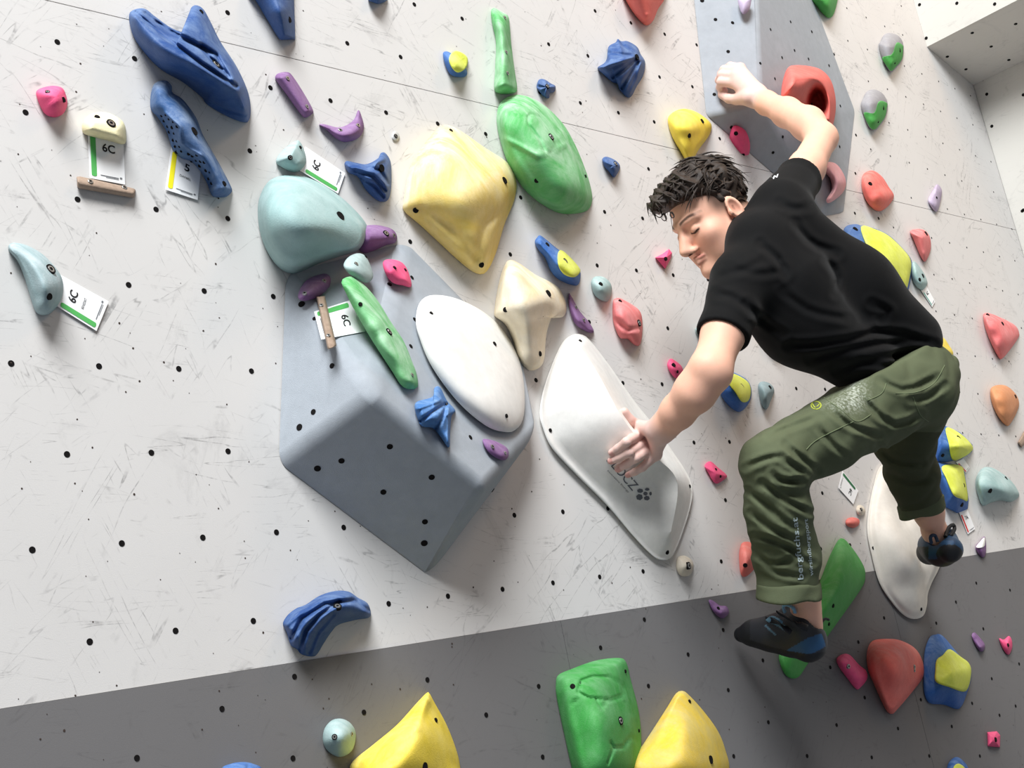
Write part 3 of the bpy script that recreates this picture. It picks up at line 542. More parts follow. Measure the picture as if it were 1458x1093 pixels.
hold('climbing_hold', 'tilted two-tone hold, lime top over a blue foot, pinning a red-striped card', K14([(565, 482), (610, 460), (680, 468), (740, 478), (756, 520), (778, 670), (772, 720), (715, 743), (650, 710), (600, 580)]),
     [K14([(640, 540)])[0] + (.045,), K14([(710, 620)])[0] + (.06,)], MIDB, a=1.6, smooth=False, over=[('lime_top', K14([(627, 487), (680, 471), (738, 482), (753, 520), (774, 668), (740, 664), (692, 640), (652, 550)]), LIME, .005)], bl=K14([(612, 530, 3, 'h'), (740, 695, 3.4, 'h'), (750, 588, 3.2, 'h')]))
hold('climbing_hold', 'fat seafoam hold with a hooked nose, below the terracotta hold', K14([(815, 575), (830, 520), (870, 487), (930, 500), (1010, 560), (1055, 625), (1052, 655), (1010, 680), (950, 672), (900, 685), (855, 700), (828, 640)]), [K14([(880, 570)])[0] + (.07,), K14([(980, 620)])[0] + (.08,)], SEA, bl=K14([(897, 618, 3.6, 'h'), (985, 550, 3, 'h')]), sm=7)
hold('climbing_hold', 'small beige screw-on dot above the red oval', K14([(152, 725), (160, 702), (180, 698), (200, 715), (202, 738), (185, 755), (163, 750)]), K14([(180, 727)])[0] + (.015,), BEIGE, bl=K14([(180, 722, 2.4, 'b')]))
hold('climbing_hold', 'flat red oval hold between the legs of the climber', K14([(93, 793), (105, 772), (135, 766), (165, 775), (172, 795), (160, 815), (135, 825), (105, 815)]), K14([(135, 795)])[0] + (.018,), RED)
FOOTG = hold('climbing_hold', 'long deep green hold behind the front climbing shoe', [(1197, 766), (1212, 778), (1229, 804), (1232, 820), (1226, 838), (1188, 892), (1152, 942), (1136, 964), (1120, 962), (1110, 942), (1112, 924), (1138, 885), (1166, 830), (1182, 790)],
     [(1200, 800, .06), (1192, 845, .08), (1160, 890, .06), (1128, 940, .03)], GREEN2, a=1.7, N=100, bl=[(1186, 862, 3, 'h'), (1180, 888, 2.6, 'h')], sm=7)
SLIPPER = hold('fibreglass_hold', 'smooth white scooped plate under the rear climbing shoe', [(1253, 664), (1243, 694), (1236, 732), (1235, 758), (1240, 785), (1252, 829), (1272, 860), (1289, 877), (1303, 881), (1315, 876), (1320, 860), (1321, 846), (1327, 829), (1337, 809), (1345, 780), (1332, 735), (1302, 690), (1272, 660)],
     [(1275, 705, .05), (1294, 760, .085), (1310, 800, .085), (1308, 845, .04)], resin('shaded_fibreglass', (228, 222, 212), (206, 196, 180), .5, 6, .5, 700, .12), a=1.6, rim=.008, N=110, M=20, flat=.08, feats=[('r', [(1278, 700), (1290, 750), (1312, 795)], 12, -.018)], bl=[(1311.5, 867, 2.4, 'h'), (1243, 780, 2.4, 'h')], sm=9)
hold('climbing_hold', 'coral red hold left of the front trouser leg', c(1020, 560, 2.7316, [(88, 640), (92, 600), (105, 578), (140, 582), (160, 620), (155, 670), (118, 710), (95, 702)]), c(1020, 560, 2.7316, [(125, 640)])[0] + (.035,), RED, bl=c(1020, 560, 2.7316, [(112, 668, 3.2, 'h')]))
hold('climbing_hold', 'small purple comma-shaped hold on the grey kickboard beside the shoe toe', KC([(1053, 225), (1075, 225), (1110, 250), (1145, 255), (1158, 285), (1140, 310), (1115, 315), (1075, 280)]), [KC([(1075, 250)])[0] + (.01,), KC([(1120, 285)])[0] + (.02,)], PURP, bl=KC([(1102, 265, 2.4, 'h')]))
hold('climbing_hold', 'bright pink bean-shaped hold left of the big red shield', K15([(318, 550), (350, 527), (385, 532), (430, 580), (465, 610), (470, 650), (440, 690), (415, 700), (370, 645), (330, 590)]), [K15([(370, 575)])[0] + (.03,), K15([(435, 640)])[0] + (.03,)], PINK, bl=K15([(376, 588, 3.4, 's')]))
hold('climbing_hold', 'big matt red shield-shaped hold on the grey kickboard', K15([(468, 525), (490, 467), (540, 452), (630, 457), (710, 500), (748, 570), (748, 640), (690, 720), (620, 802), (592, 825), (560, 798), (510, 690), (475, 605)]), [K15([(600, 560)])[0] + (.085,), K15([(605, 650)])[0] + (.085,), K15([(600, 740)])[0] + (.05,)], RED, a=1.9, bl=K15([(704, 590, 3, 's'), (704, 608, 2.6, 's')]), sm=10)
hold('climbing_hold', 'blue hold with a jutting lime block on the grey kickboard', K15([(750, 640), (755, 520), (780, 445), (810, 430), (850, 440), (950, 560), (985, 600), (985, 660), (960, 740), (940, 785), (915, 800), (850, 778), (780, 770), (755, 720)]), [K15([(830, 560)])[0] + (.04,), K15([(890, 620)])[0] + (.06,)], MIDB, a=1.5,
     over=[('lime_block', K15([(815, 556), (846, 532), (880, 502), (940, 543), (975, 570), (988, 612), (976, 685), (950, 714), (880, 692), (812, 665), (808, 610)]), LIME, .014)], bl=[])
hold('climbing_hold', 'small pink shield hold with a cleft top on the kickboard', K15([(1127, 450), (1150, 455), (1175, 437), (1190, 460), (1190, 500), (1172, 530), (1145, 500)]), K15([(1168, 480)])[0] + (.02,), PINK, bl=K15([(1170, 482, 2.6, 'h')]))
hold('climbing_hold', 'small chalky purple hold right of the lime block hold', K15([(990, 435), (1005, 420), (1035, 450), (1055, 480), (1050, 508), (1030, 512), (1005, 475)]), [K15([(1010, 450)])[0] + (.012,), K15([(1035, 490)])[0] + (.02,)], PURP)
hold('climbing_hold', 'small square pink hold low on the kickboard', K15([(1067, 915), (1115, 910), (1132, 930), (1130, 990), (1070, 985)]), K15([(1100, 950)])[0] + (.02,), PINK, smooth=False, bl=K15([(1108, 952, 3.4, 'h')]))
hold('climbing_hold', 'tip of a blue and lime hold low on the kickboard', K15([(865, 1110), (880, 1060), (915, 1038), (950, 1060), (975, 1105), (960, 1200), (880, 1200)]), [K15([(915, 1090)])[0] + (.03,), K15([(915, 1140)])[0] + (.04,)], MIDB, over=[('lime_block', K15([(895, 1110), (905, 1080), (930, 1072), (960, 1100), (955, 1150), (905, 1160)]), LIME, .01)])
hold('climbing_hold', 'small purple hold with a white flank near the kickboard edge', K14([(815, 935), (840, 900), (867, 873), (875, 930), (870, 975), (850, 987)]), K14([(850, 940)])[0] + (.02,), PURP, over=[('white_flank', K14([(818, 932), (840, 902), (866, 878), (868, 920), (850, 935)]), WHITE, .003)])
# bottom left
hold('climbing_hold', 'blue claw-shaped hold with four ridges above the kickboard', KB([(10, 345), (35, 300), (80, 265), (130, 245), (200, 200), (280, 175), (350, 178), (400, 210), (450, 240), (467, 295), (450, 315), (390, 325), (300, 350), (260, 390), (220, 450), (190, 500), (165, 515), (110, 505), (80, 475), (50, 455), (30, 390)]),
     [KB([(90, 400)])[0] + (.05,), KB([(200, 290)])[0] + (.07,), KB([(320, 250)])[0] + (.07,), KB([(430, 275)])[0] + (.04,)], BLUE, N=150, M=26,
     feats=[('r', KB([(30, 350), (110, 280), (230, 215), (380, 200)]), 3.4, .008), ('r', KB([(55, 420), (110, 320), (230, 245), (370, 225)]), 3.2, -.014), ('r', KB([(95, 490), (130, 380), (200, 300), (300, 230)]), 3.2, -.014), ('r', KB([(145, 500), (190, 390), (270, 300)]), 3.2, -.010), ('r', KB([(390, 230), (455, 275)]), 3, -.010)], bl=KB([(293, 257, 6, 'b')]))
hold('climbing_hold', 'round seafoam button hold on the kickboard beside the yellow peak', KB([(217, 935), (228, 885), (265, 845), (312, 837), (355, 855), (384, 895), (387, 945), (370, 1000), (335, 1028), (295, 1034), (250, 1010), (224, 975)]), KB([(318, 930)])[0] + (.05,), SEA, bl=KB([(278, 932, 4.2, 'b'), (365, 917, 3, 's')]))
hold('climbing_hold', 'bright yellow peaked hold rising from the bottom of the kickboard', KB([(372, 1060), (480, 970), (600, 870), (700, 760), (750, 708), (768, 703), (800, 760), (860, 870), (910, 1000), (930, 1093), (940, 1220), (700, 1290), (450, 1250), (365, 1120)]),
     [KB([(750, 760)])[0] + (.05,), KB([(700, 900)])[0] + (.11,), KB([(620, 1000)])[0] + (.13,), KB([(560, 1120)])[0] + (.13,)], YEL2, a=1.5, N=120, M=20, feats=[('r', KB([(755, 740), (700, 880), (600, 960), (420, 1050)]), 7, .012)], bl=KB([(802, 845, 3.4, 'h'), (745, 1085, 6, 'h')]), sm=9)
hold('climbing_hold', 'large deep green slab hold with raised scutes on the kickboard', KC([(260, 660), (272, 612), (340, 580), (470, 535), (595, 523), (628, 552), (645, 620), (690, 800), (703, 950), (690, 1100), (600, 1220), (420, 1260), (350, 1110), (300, 900), (265, 730)]),
     [KC([(450, 690)])[0] + (.08,), KC([(500, 850)])[0] + (.11,), KC([(520, 1040)])[0] + (.10,)], resin('deep_green_resin', (58, 150, 66), (190, 222, 196), .3, 9), a=2, N=130, M=26, smooth=True,
     feats=[('r', KC([(375, 700), (390, 640), (450, 618), (540, 620), (605, 660), (610, 720), (540, 740), (430, 728), (375, 700)]), 1.8, -.005), ('r', KC([(345, 760), (375, 735)]), 1.6, -.004), ('r', KC([(470, 740), (500, 780), (528, 740)]), 1.6, -.005), ('r', KC([(612, 665), (650, 720), (665, 800), (650, 810), (615, 740)]), 1.6, -.005), ('r', KC([(545, 960), (560, 990), (610, 985), (650, 930), (690, 960)]), 1.8, -.005), ('r', KC([(560, 990), (530, 1070)]), 1.6, -.004)],
     bl=KC([(347, 670, 3.8, 'h'), (594, 848, 6, 'b'), (620, 592, 2.6, 'h'), (690, 900, 2.4, 'h')]), sm=14)
hold('climbing_hold', 'worn yellow arrowhead hold beside the deep green slab', KC([(625, 1100), (720, 960), (830, 790), (880, 710), (910, 693), (940, 705), (1020, 790), (1100, 900), (1140, 1000), (1158, 1110), (1100, 1260), (750, 1260)]),
     [KC([(920, 760)])[0] + (.05,), KC([(930, 900)])[0] + (.10,), KC([(920, 1080)])[0] + (.12,)], YEL3, a=1.7, N=110, M=18, bl=KC([(953, 748, 2.8, 'h'), (1062, 1050, 6, 'h')]), sm=12)
hold('climbing_hold', 'top of a blue hold at the bottom of the kickboard', KA([(1150, 1100), (1200, 1070), (1260, 1062), (1310, 1070), (1360, 1100), (1340, 1180), (1200, 1190)]), KA([(1260, 1130)])[0] + (.04,), MIDB, feats=[('r', KA([(1290, 1060), (1280, 1120)]), 3, -.006)])
hold('climbing_hold', 'seafoam comma-shaped hold with a large bolt pinning a 6C card on its right', K5([(45, 315), (55, 295), (90, 290), (150, 305), (230, 350), (300, 420), (340, 490), (342, 570), (310, 640), (270, 677), (230, 685), (195, 665), (170, 600), (130, 470), (95, 390), (50, 335)]),
     [K5([(90, 325)])[0] + (.03,), K5([(190, 420)])[0] + (.055,), K5([(250, 540)])[0] + (.065,), K5([(255, 620)])[0] + (.05,)], TEALG if False else resin('chalky_seafoam_resin', (136, 162, 164), (214, 220, 224), .75, 9), N=90, bl=K5([(275, 435, 8, 'b'), (268, 583, 5, 'h')]), sm=6)
hold('washer', 'pale round washer bolted flat to the white wall beside the purple crescent', K2([(835, 743), (843, 722), (857, 716), (871, 726), (877, 745), (869, 764), (855, 769), (841, 761)]), K2([(856, 743)])[0] + (.005,), plain('washer_zinc', (196, 198, 198), .5, .3), a=4, rim=.003, bl=K2([(856, 743, 3, 'b')]), cat='washer')
# on the tall volume and the right of the wall
JUG = hold('climbing_hold', 'big red jug hold with a deep pocket on the tall grey volume', K4([(403, 405), (412, 345), (432, 295), (465, 283), (530, 288), (580, 305), (620, 350), (640, 430), (636, 510), (618, 560), (590, 548), (540, 515), (480, 470), (410, 440)]),
     [K4([(470, 350)])[0] + (.07,), K4([(560, 350)])[0] + (.085,), K4([(605, 430)])[0] + (.085,), K4([(610, 510)])[0] + (.07,)], resin('jug_red_resin', (222, 98, 88), (232, 150, 140), .4, 9), pl=PW, N=120, M=26, a=2.2,
     feats=[('p', *K4([(558, 440)])[0], 13, 21, -.12, .062)], bl=K4([(537, 458, 3.6, 'b')]))
hold('climbing_hold', 'pink oval hold on the lower face of the tall grey volume', K4([(180, 605), (190, 555), (212, 545), (250, 570), (268, 625), (262, 672), (240, 692), (208, 670)]), [K4([(215, 590)])[0] + (.026,), K4([(235, 650)])[0] + (.026,)], PINK, pl=PX, bl=K4([(207, 579, 3, 'h'), (236, 672, 3, 'h')]))
hold('climbing_hold', 'pale lilac hold near the top of the tall grey volume', K4([(218, -10), (270, -15), (272, 15), (262, 45), (240, 62), (224, 40)]), K4([(245, 15)])[0] + (.02,), LILAC, pl=PV)
hold('climbing_hold', 'pale rose crescent hold at the foot of the tall grey volume', K4([(585, 735), (600, 705), (640, 710), (672, 750), (685, 795), (672, 835), (640, 865), (608, 882), (600, 865), (622, 825), (617, 780), (600, 755)]), [K4([(612, 727)])[0] + (.03,), K4([(655, 790)])[0] + (.04,), K4([(625, 855)])[0] + (.02,)], ROSE, pl=PL2[G4], bl=[])
hold('climbing_hold', 'green hold cut by the top edge of the view beside the tall volume', K4([(530, -20), (560, 30), (590, 65), (612, 78), (632, 60), (648, 0), (650, -60), (560, -80)]), K4([(605, 0)])[0] + (.045,), GREEN2)
hold('climbing_hold', 'upper of two grey and green capped holds near the overhang', K4([(828, 195), (835, 180), (850, 152), (880, 143), (918, 160), (935, 200), (930, 258), (905, 290), (880, 312), (858, 285), (838, 240)]), [K4([(885, 205)])[0] + (.045,), K4([(888, 260)])[0] + (.035,)], GREYH, over=[('green_foot', K4([(842, 250), (885, 235), (905, 185), (932, 197), (933, 212), (928, 256), (903, 288), (881, 308), (860, 284)]), GREEN2, .003)], bl=K4([(917, 218, 3.4, 'h'), (895, 270, 2.8, 'h')]), group='grey and green capped holds')
hold('climbing_hold', 'lower of two grey and green capped holds near the overhang', K4([(750, 455), (760, 425), (775, 398), (805, 388), (843, 405), (866, 450), (857, 508), (835, 540), (810, 566), (785, 552), (762, 500)]), [K4([(810, 450)])[0] + (.045,), K4([(812, 515)])[0] + (.035,)], GREYH, over=[('green_foot', K4([(762, 490), (808, 490), (828, 440), (863, 447), (862, 470), (855, 506), (833, 538), (810, 562), (787, 550)]), GREEN2, .003)], bl=K4([(845, 468, 3.6, 'h'), (823, 526, 2.8, 'h')]), group='grey and green capped holds')
hold('climbing_hold', 'chalky red bulge hold right of the tall grey volume', K4([(752, 805), (760, 757), (800, 740), (840, 765), (870, 810), (893, 850), (872, 890), (835, 916), (800, 905), (768, 862)]), [K4([(805, 800)])[0] + (.05,), K4([(840, 850)])[0] + (.06,)], RED, bl=K4([(790, 798, 3.2, 'h')]), sm=6)
hold('climbing_hold', 'small pale lilac hold near the side wall', K4([(1043, 862), (1060, 830), (1080, 800), (1100, 822), (1098, 860), (1085, 910), (1070, 916), (1047, 885)]), [K4([(1075, 840)])[0] + (.02,), K4([(1075, 880)])[0] + (.02,)], LILAC, bl=K4([(1078, 858, 1.8, 'h')]))

# ------------------------------------------------------------------ grade cards
def text_shape(body, bold=0.0):
    cu = bpy.data.curves.new('t', 'FONT'); cu.body = body; cu.offset = bold; cu.resolution_u = 3
    o = bpy.data.objects.new('t', cu); col.objects.link(o)
    bpy.context.view_layer.update()
    me = bpy.data.meshes.new_from_object(o.evaluated_get(bpy.context.evaluated_depsgraph_get()))
    V = np.array([v.co[:] for v in me.vertices]); Fc = [tuple(p.vertices) for p in me.polygons]
    bpy.data.objects.remove(o); bpy.data.curves.remove(cu); bpy.data.meshes.remove(me)
    lo, hi = V.min(0), V.max(0); V = V - lo; V[:, 0] /= (hi - lo)[0]; V[:, 1] /= (hi - lo)[1]
    return V[:, :2], Fc
TXT = {}
def card(label, corners, strip, grade, name=None, pl=WALL, off=.003, grp='grade cards'):
    C4 = on([q[:2] for q in corners], off, pl); b = C4.mean(0)
    root = bpy.data.objects.new('grade_card', None); col.objects.link(root); root.location = b
    n = pl.n
    def uv(u, v_, e):
        return (C4[0] * (1 - u) * (1 - v_) + C4[1] * u * (1 - v_) + C4[2] * u * v_ + C4[3] * (1 - u) * v_) + n * e - b
    g = 6; V = []; Fc = []
    for e in (0, .0007):
        for j in range(2):
            for i in range(2): V.append(uv(i, j, e))
    Fc = [(0, 1, 3, 2), (4, 5, 7, 6), (0, 1, 5, 4), (1, 3, 7, 5), (3, 2, 6, 7), (2, 0, 4, 6)]
    mesh('paper', V, Fc, PAPER, root, False)
    def quad(nm, u0, u1, v0, v1, mt, rnd=0):
        pts = [(u0, v0), (u1, v0), (u1, v1), (u0, v1)]
        if rnd:
            w = (u1 - u0) / 2; pts = [(u0 + w + w * math.cos(a), v0 + rnd - rnd * math.sin(a)) for a in np.linspace(math.pi, 0, 7)] + [(u0 + w + w * math.cos(a), v1 - rnd + rnd * math.sin(a)) for a in np.linspace(0, math.pi, 7)]
        mesh(nm, [uv(u, w, .0012) for u, w in pts], [tuple(range(len(pts)))], mt, root, False)
    quad('stripe', .05, .20, .16, .95, strip, .03)
    def txt(s, u0, u1, v0, v1, mt, bold=0.0):
        if (s, bold) not in TXT: TXT[(s, bold)] = text_shape(s, bold)
        T, f = TXT[(s, bold)]
        mesh('lettering', [uv(u0 + x * (u1 - u0), v1 + y * (v0 - v1), .0013) for x, y in T], f, mt, root, False)
    if grade: txt(grade, *( (.38, .74) if len(grade) > 1 else (.48, .64)), .26, .43, INK, .02)
    if name: txt(name, .36, .72, .56, .61, INK)
    quad('print_line', .30, .82, .895, .912, INKG); quad('print_line', .45, .82, .925, .935, INKG); quad('print_dot', .85, .92, .875, .915, INKG, .012)
    return tag(root, label, 'grade card', grp)
card('white 6C grade card with green stripe hanging under the cream ledge hold', K1([(478, 690), (672, 740), (682, 1008), (490, 972)]), GSTRIP, '6C')
card('white grade card with yellow stripe and number 5 under the honeycombed hold', K1([(938, 780), (1100, 885), (1078, 1092), (903, 1035)]), YSTRIP, '5', 'DANIEL')
card('tilted white 6C card stuck behind the small grey-seafoam hold', K2([(322, 925), (362, 800), (580, 945), (541, 1057)]), GSTRIP, '6C')
card('white 6C card on the grey volume under the wooden slat', K6([(625, 752), (690, 928), (450, 972), (411, 820)]), GSTRIP, '6C', pl=PT, off=.0015)
card('white 6C card with a green lower stripe pinned by the seafoam comma hold', K5([(285, 620), (325, 462), (592, 610), (526, 771)]), GSTRIP, '6C', 'BENEDIKT')
card('tiny white card with a teal stripe under the narrow seafoam hold', K13([(512, 520), (540, 492), (590, 582), (574, 613)]), TSTRIP, '6C')
card('small card with a dark green stripe on the wall between the legs', K14([(163, 618), (136, 694), (53, 602), (76, 508)]), plain('dark_green_print', (40, 110, 66), .6), '6C')
card('small white card with a red stripe under the tilted two-tone hold', K14([(722, 735), (770, 722), (812, 830), (772, 860)]), RSTRIP, '7A')
card('small white card tucked between the two stacked two-tone holds', K14([(705, 460), (748, 440), (782, 488), (762, 520)]), RSTRIP, None)

# ------------------------------------------------------------------ threaded bolt holes of the wall panels
def px1(p): return topx([p])[0]
nuts = []
for j in range(-6, 8):
    for i in range(-3, 46):
        if (i + j) % 2 == 1:
            X, Z = i * P_ / 2, OZ - j * P_
            if X > 2.78 or Z < ZK + .03 or Z > ZS + .9: continue
            nuts.append((X, Z, 4.0))
for r in range(-6, 9):
    for k in range(-4, 9):
        X = .9333 * (3.192 + .13 * k - .06 * r + .065 * 2 * ((r + 1) // 2)); Z = .9333 * (.392 - .005 * k - .1415 * r) + OZ
        if X < 2.80 or X > XC - .03 or Z < ZK + .03 or (Z > OZ + .62 and X > 3.36): continue
        nuts.append((X, Z, 3.0))
kick = [(314.9, 1009), (193.8, 1079), (418.1, 963.2), (607.3, 967.6), (517, 1014), (765.7, 976.9), (691, 1017.6), (771.4, 1077.4), (415.9, 1079.3), (916.2, 881.9), (853.9, 921.9), (978.5, 931.6), (1028.5, 896.7), (1035.7, 982.2), (922, 976.4), (1092.8, 1028), (1043.4, 1076.3), (1077, 851), (1085, 940),
        (1221, 914), (1181, 950), (1230, 993), (1190, 1032), (1148, 1076), (1277.5, 1037), (1322, 1076), (1354, 1034), (1394, 1076), (1257.7, 879.6), (1332, 887), (1383, 1001), (1411, 966), (1399, 895), (1422, 1018), (1450, 945), (1240, 1078), (1310, 996), (1445, 1005), (1437, 840), (1389, 830), (1360, 857)]
n_nut = 0
npx = topx([(X, 0, Z) for X, Z, r in nuts]); nh = hidden(npx)
for (X, Z, r), q, hd in zip(nuts, npx, nh):
    if hd or not frame_ok(*q): continue
    stud('h', (X, -.0002, Z), (0, -1, 0), .0050 if r > 3.5 else .0033, wall); n_nut += 1
kh = hidden(kick)
for q, hd in zip(kick, kh):
    if hd: continue
    p = at(*q, 0); stud('h', (p[0], -.0026, p[2]), (0, -1, 0), .0045, wall); n_nut += 1
print('nuts', n_nut)
side = c(1290, 0, 8.672, [(167, 58), (628, 40), (1095, 50), (250, 471)])
for q in side:                                            # left face of the overhang
    d = rays([q])[0]; k = (3.44 - CP[0]) / d[0]; p = CP + d * k; stud('h', (3.4396, p[1], p[2]), (-1, 0, 0), .006, ovh)
for q in c(1290, 0, 8.672, [(818, 407), (1355, 296), (511, 700), (1052, 575), (740, 855), (1270, 740), (960, 1006)]):
    a3, b3 = np.array([3.44, 0, OZ + .745]), np.array([XC, 0, OZ + .655]); n3 = np.cross(b3 - a3, (0, -1, 0)); plu = Plane(a3, n3)
    p = at(*q, .0004, plu); stud('h', p, plu.n, .006, ovh)
for q in c(1200, 150, 5.636, [(1196, 167), (1241, 426), (1290, 685), (1440, 847)]) + [(1405, 134), (1457, 135), (1457, 299)]:
    d = rays([q])[0]; k = (XC - CP[0]) / d[0]; p = CP + d * k
    if p[1] < -.02: stud('h', (XC - .0004, p[1], p[2]), (-1, 0, 0), .006, wr)
# old screw holes: too many and too small to pick apart
random.seed(11); V = []; Fc = []
sp_ = [(random.uniform(0, 1458), random.uniform(0, 1093)) for _ in range(330)]
for (x, y), hd in zip(sp_, hidden(sp_)):
    if hd: continue
    p = at(x, y, 0); 
    if p[0] > XC - .03: continue
    r = random.choice((.0009, .0012, .0016, .002)); yy = -.0004 if p[2] > ZK else -.0025; b0 = len(V)
    for k in range(6): V.append((p[0] + r * math.cos(k * 1.047), yy, p[2] + r * math.sin(k * 1.047) * random.uniform(.7, 1.2)))
    Fc.append(tuple(range(b0, b0 + 6)))
o = mesh('screw_holes', V, Fc, plain('screw_hole_brown', (62, 50, 44), .9), wall, False); o['kind'] = 'stuff'

# ------------------------------------------------------------------ signed-distance toolkit for the climber
def smin(a, b, k):
    if k <= 0: return np.minimum(a, b)
    h = np.maximum(k - np.abs(a - b), 0) / k
    return np.minimum(a, b) - h * h * k * .25
def smax(a, b, k): return -smin(-a, -b, k)
class Cone:
    def __init__(s, A, B, k=.02):
        s.a, s.ra = np.array(A[0]), A[1]; s.b, s.rb = np.array(B[0]), B[1]; s.k = k
        s.c = (s.a + s.b) / 2; s.R = np.linalg.norm(s.a - s.b) / 2 + max(s.ra, s.rb) + k
    def d(s, P):
        ba = s.b - s.a; L = max(ba @ ba, 1e-12); t = np.clip((P - s.a) @ ba / L, 0, 1)
        return np.linalg.norm(P - s.a - t[:, None] * ba, axis=1) - (s.ra + t * (s.rb - s.ra))
class Ell:
    def __init__(s, cc, r, M=np.eye(3), k=.02):
        s.c = np.array(cc, float); s.r = np.array(r, float); s.M = M; s.k = k; s.R = max(r) + k
    def d(s, P):
        q = (P - s.c) @ s.M; k0 = np.linalg.norm(q / s.r, axis=1); k1 = np.linalg.norm(q / s.r ** 2, axis=1)
        return k0 * (k0 - 1) / np.maximum(k1, 1e-9)
def union(prims, P, lo=None, hi=None):
    d = np.full(len(P), .3)
    for p in prims:
        if lo is not None:
            g = np.maximum(np.maximum(lo - p.c, p.c - hi), 0)
            if np.linalg.norm(g) > p.R + .03: continue
        d = smin(d, p.d(P), p.k)
    return d
def bounds(prims, pad=.02):
    lo = np.min([p.c - p.R for p in prims], 0) - pad; hi = np.max([p.c + p.R for p in prims], 0) + pad; return lo, hi
def surface(fn, lo, hi, vox):
    """sparse surface nets"""
    B = 8; bs = vox * B; n = np.ceil((hi - lo) / bs).astype(int) + 1
    G = np.stack(np.meshgrid(*[np.arange(k) for k in n], indexing='ij'), -1).reshape(-1, 3)
    ctr = lo + (G + .5) * bs
    d = np.concatenate([fn(ctr[i:i + 20000], None, None) for i in range(0, len(ctr), 20000)])
    G = G[np.abs(d) < bs * 1.25]
    loc = np.stack(np.meshgrid(*[np.arange(B + 1)] * 3, indexing='ij'), -1).reshape(-1, 3)
    N = n * B + 2
    key = lambda q: (q[..., 0] * N[1] + q[..., 1]) * N[2] + q[..., 2]
    ck, cv, q0, q1 = [], [], [], []
    cube = np.array([(i, j, k) for i in (0, 1) for j in (0, 1) for k in (0, 1)])
    edges = [(a, b) for a in range(8) for b in range(a + 1, 8) if np.abs(cube[a] - cube[b]).sum() == 1]
    for s0 in range(0, len(G), 24):
        g = G[s0:s0 + 24]; pts = (g[:, None] * B + loc[None]); W_ = lo + pts * vox
        f = fn(W_.reshape(-1, 3), W_.min((0, 1)), W_.max((0, 1))).reshape(len(g), B + 1, B + 1, B + 1)
        pts = pts.reshape(len(g), B + 1, B + 1, B + 1, 3)
        sg = f < 0
        cor = np.stack([f[:, a:a + B, b:b + B, c_:c_ + B] for a, b, c_ in cube], -1)
        mix = (cor < 0).any(-1) & (cor >= 0).any(-1)
        if not mix.any(): continue
        cf = cor[mix]; base = pts[:, :B, :B, :B][mix]; acc = np.zeros((len(cf), 3)); cnt = np.zeros(len(cf))
        for a, b in edges:
            x = (cf[:, a] < 0) != (cf[:, b] < 0); t = np.where(x, cf[:, a] / np.where(x, cf[:, a] - cf[:, b], 1), 0)
            acc += np.where(x[:, None], cube[a] + t[:, None] * (cube[b] - cube[a]), 0); cnt += x
        ck.append(key(base)); cv.append(lo + (base + acc / cnt[:, None]) * vox)
        for ax in range(3):
            sl = [slice(0, B)] * 3; sh = [slice(0, B)] * 3; sh[ax] = slice(1, B + 1)
            A_, B_ = sg[(slice(None), *sl)], sg[(slice(None), *sh)]; x = A_ != B_
            e = pts[:, :B, :B, :B][x]; u, v_ = np.eye(3, dtype=int)[(ax + 1) % 3], np.eye(3, dtype=int)[(ax + 2) % 3]
            q = np.stack([e, e - u, e - u - v_, e - v_], 1); fl = B_[x]
            q[fl] = q[fl][:, ::-1]; q0.append(q)
    ck = np.concatenate(ck); cv = np.concatenate(cv); ck, ix = np.unique(ck, return_index=True); cv = cv[ix]
    Q = np.concatenate(q0); Q = Q[(Q >= 0).all((1, 2))]; kq = key(Q); ii = np.searchsorted(ck, kq); ii = np.clip(ii, 0, len(ck) - 1)
    ok = (ck[ii] == kq).all(1); ii = ii[ok]
    ii = np.unique(ii, axis=0) if False else ii
    return cv, ii
def fast_mesh(name, V, Q, mat, parent, colr=None):
    me = bpy.data.meshes.new(name); me.vertices.add(len(V)); me.vertices.foreach_set('co', np.asarray(V, np.float32).ravel())
    me.loops.add(len(Q) * 4); me.loops.foreach_set('vertex_index', np.asarray(Q, np.int32).ravel())
    me.polygons.add(len(Q)); me.polygons.foreach_set('loop_start', np.arange(len(Q), dtype=np.int32) * 4)
    me.polygons.foreach_set('use_smooth', np.ones(len(Q), bool))
    me.update(calc_edges=True); me.materials.append(mat)
    if colr is not None:
        at_ = me.attributes.new('Col', 'FLOAT_COLOR', 'POINT'); at_.data.foreach_set('color', np.c_[colr, np.ones(len(colr))].astype(np.float32).ravel())
    o = bpy.data.objects.new(name, me); col.objects.link(o); o.parent = parent
    return o
def vcol_mat(name, rough, grain, gstr, spec=.35, sss=0.0, gdist=.001):
    mt, nt, bs = nodes(name); a = nt.nodes.new('ShaderNodeAttribute'); a.attribute_name = 'Col'; co = coords(nt)
    f = ramp(nt, noise(nt, 55, 4, .6, co), .35, .7, 0, .12)
    mu = nt.nodes.new('ShaderNodeMix'); mu.data_type = 'RGBA'; mu.blend_type = 'MULTIPLY'; nt.links.new(f, mu.inputs[0]); nt.links.new(a.outputs['Color'], mu.inputs[6]); mu.inputs[7].default_value = (.75, .6, .55, 1)
    nt.links.new(mu.outputs[2], bs.inputs['Base Color']); bs.inputs['Roughness'].default_value = rough; bs.inputs['Specular IOR Level'].default_value = spec
    if sss: bs.inputs['Subsurface Weight'].default_value = sss; bs.inputs['Subsurface Radius'].default_value = (.008, .004, .002); bs.inputs['Subsurface Scale'].default_value = .5
    bump(nt, bs, noise(nt, grain, 3, .6, co), gstr, gdist); return mt
def J(x, y, h, r, pl=WALL):
    p = at(x, y, h, pl); return (p, r * depth(p) / F)
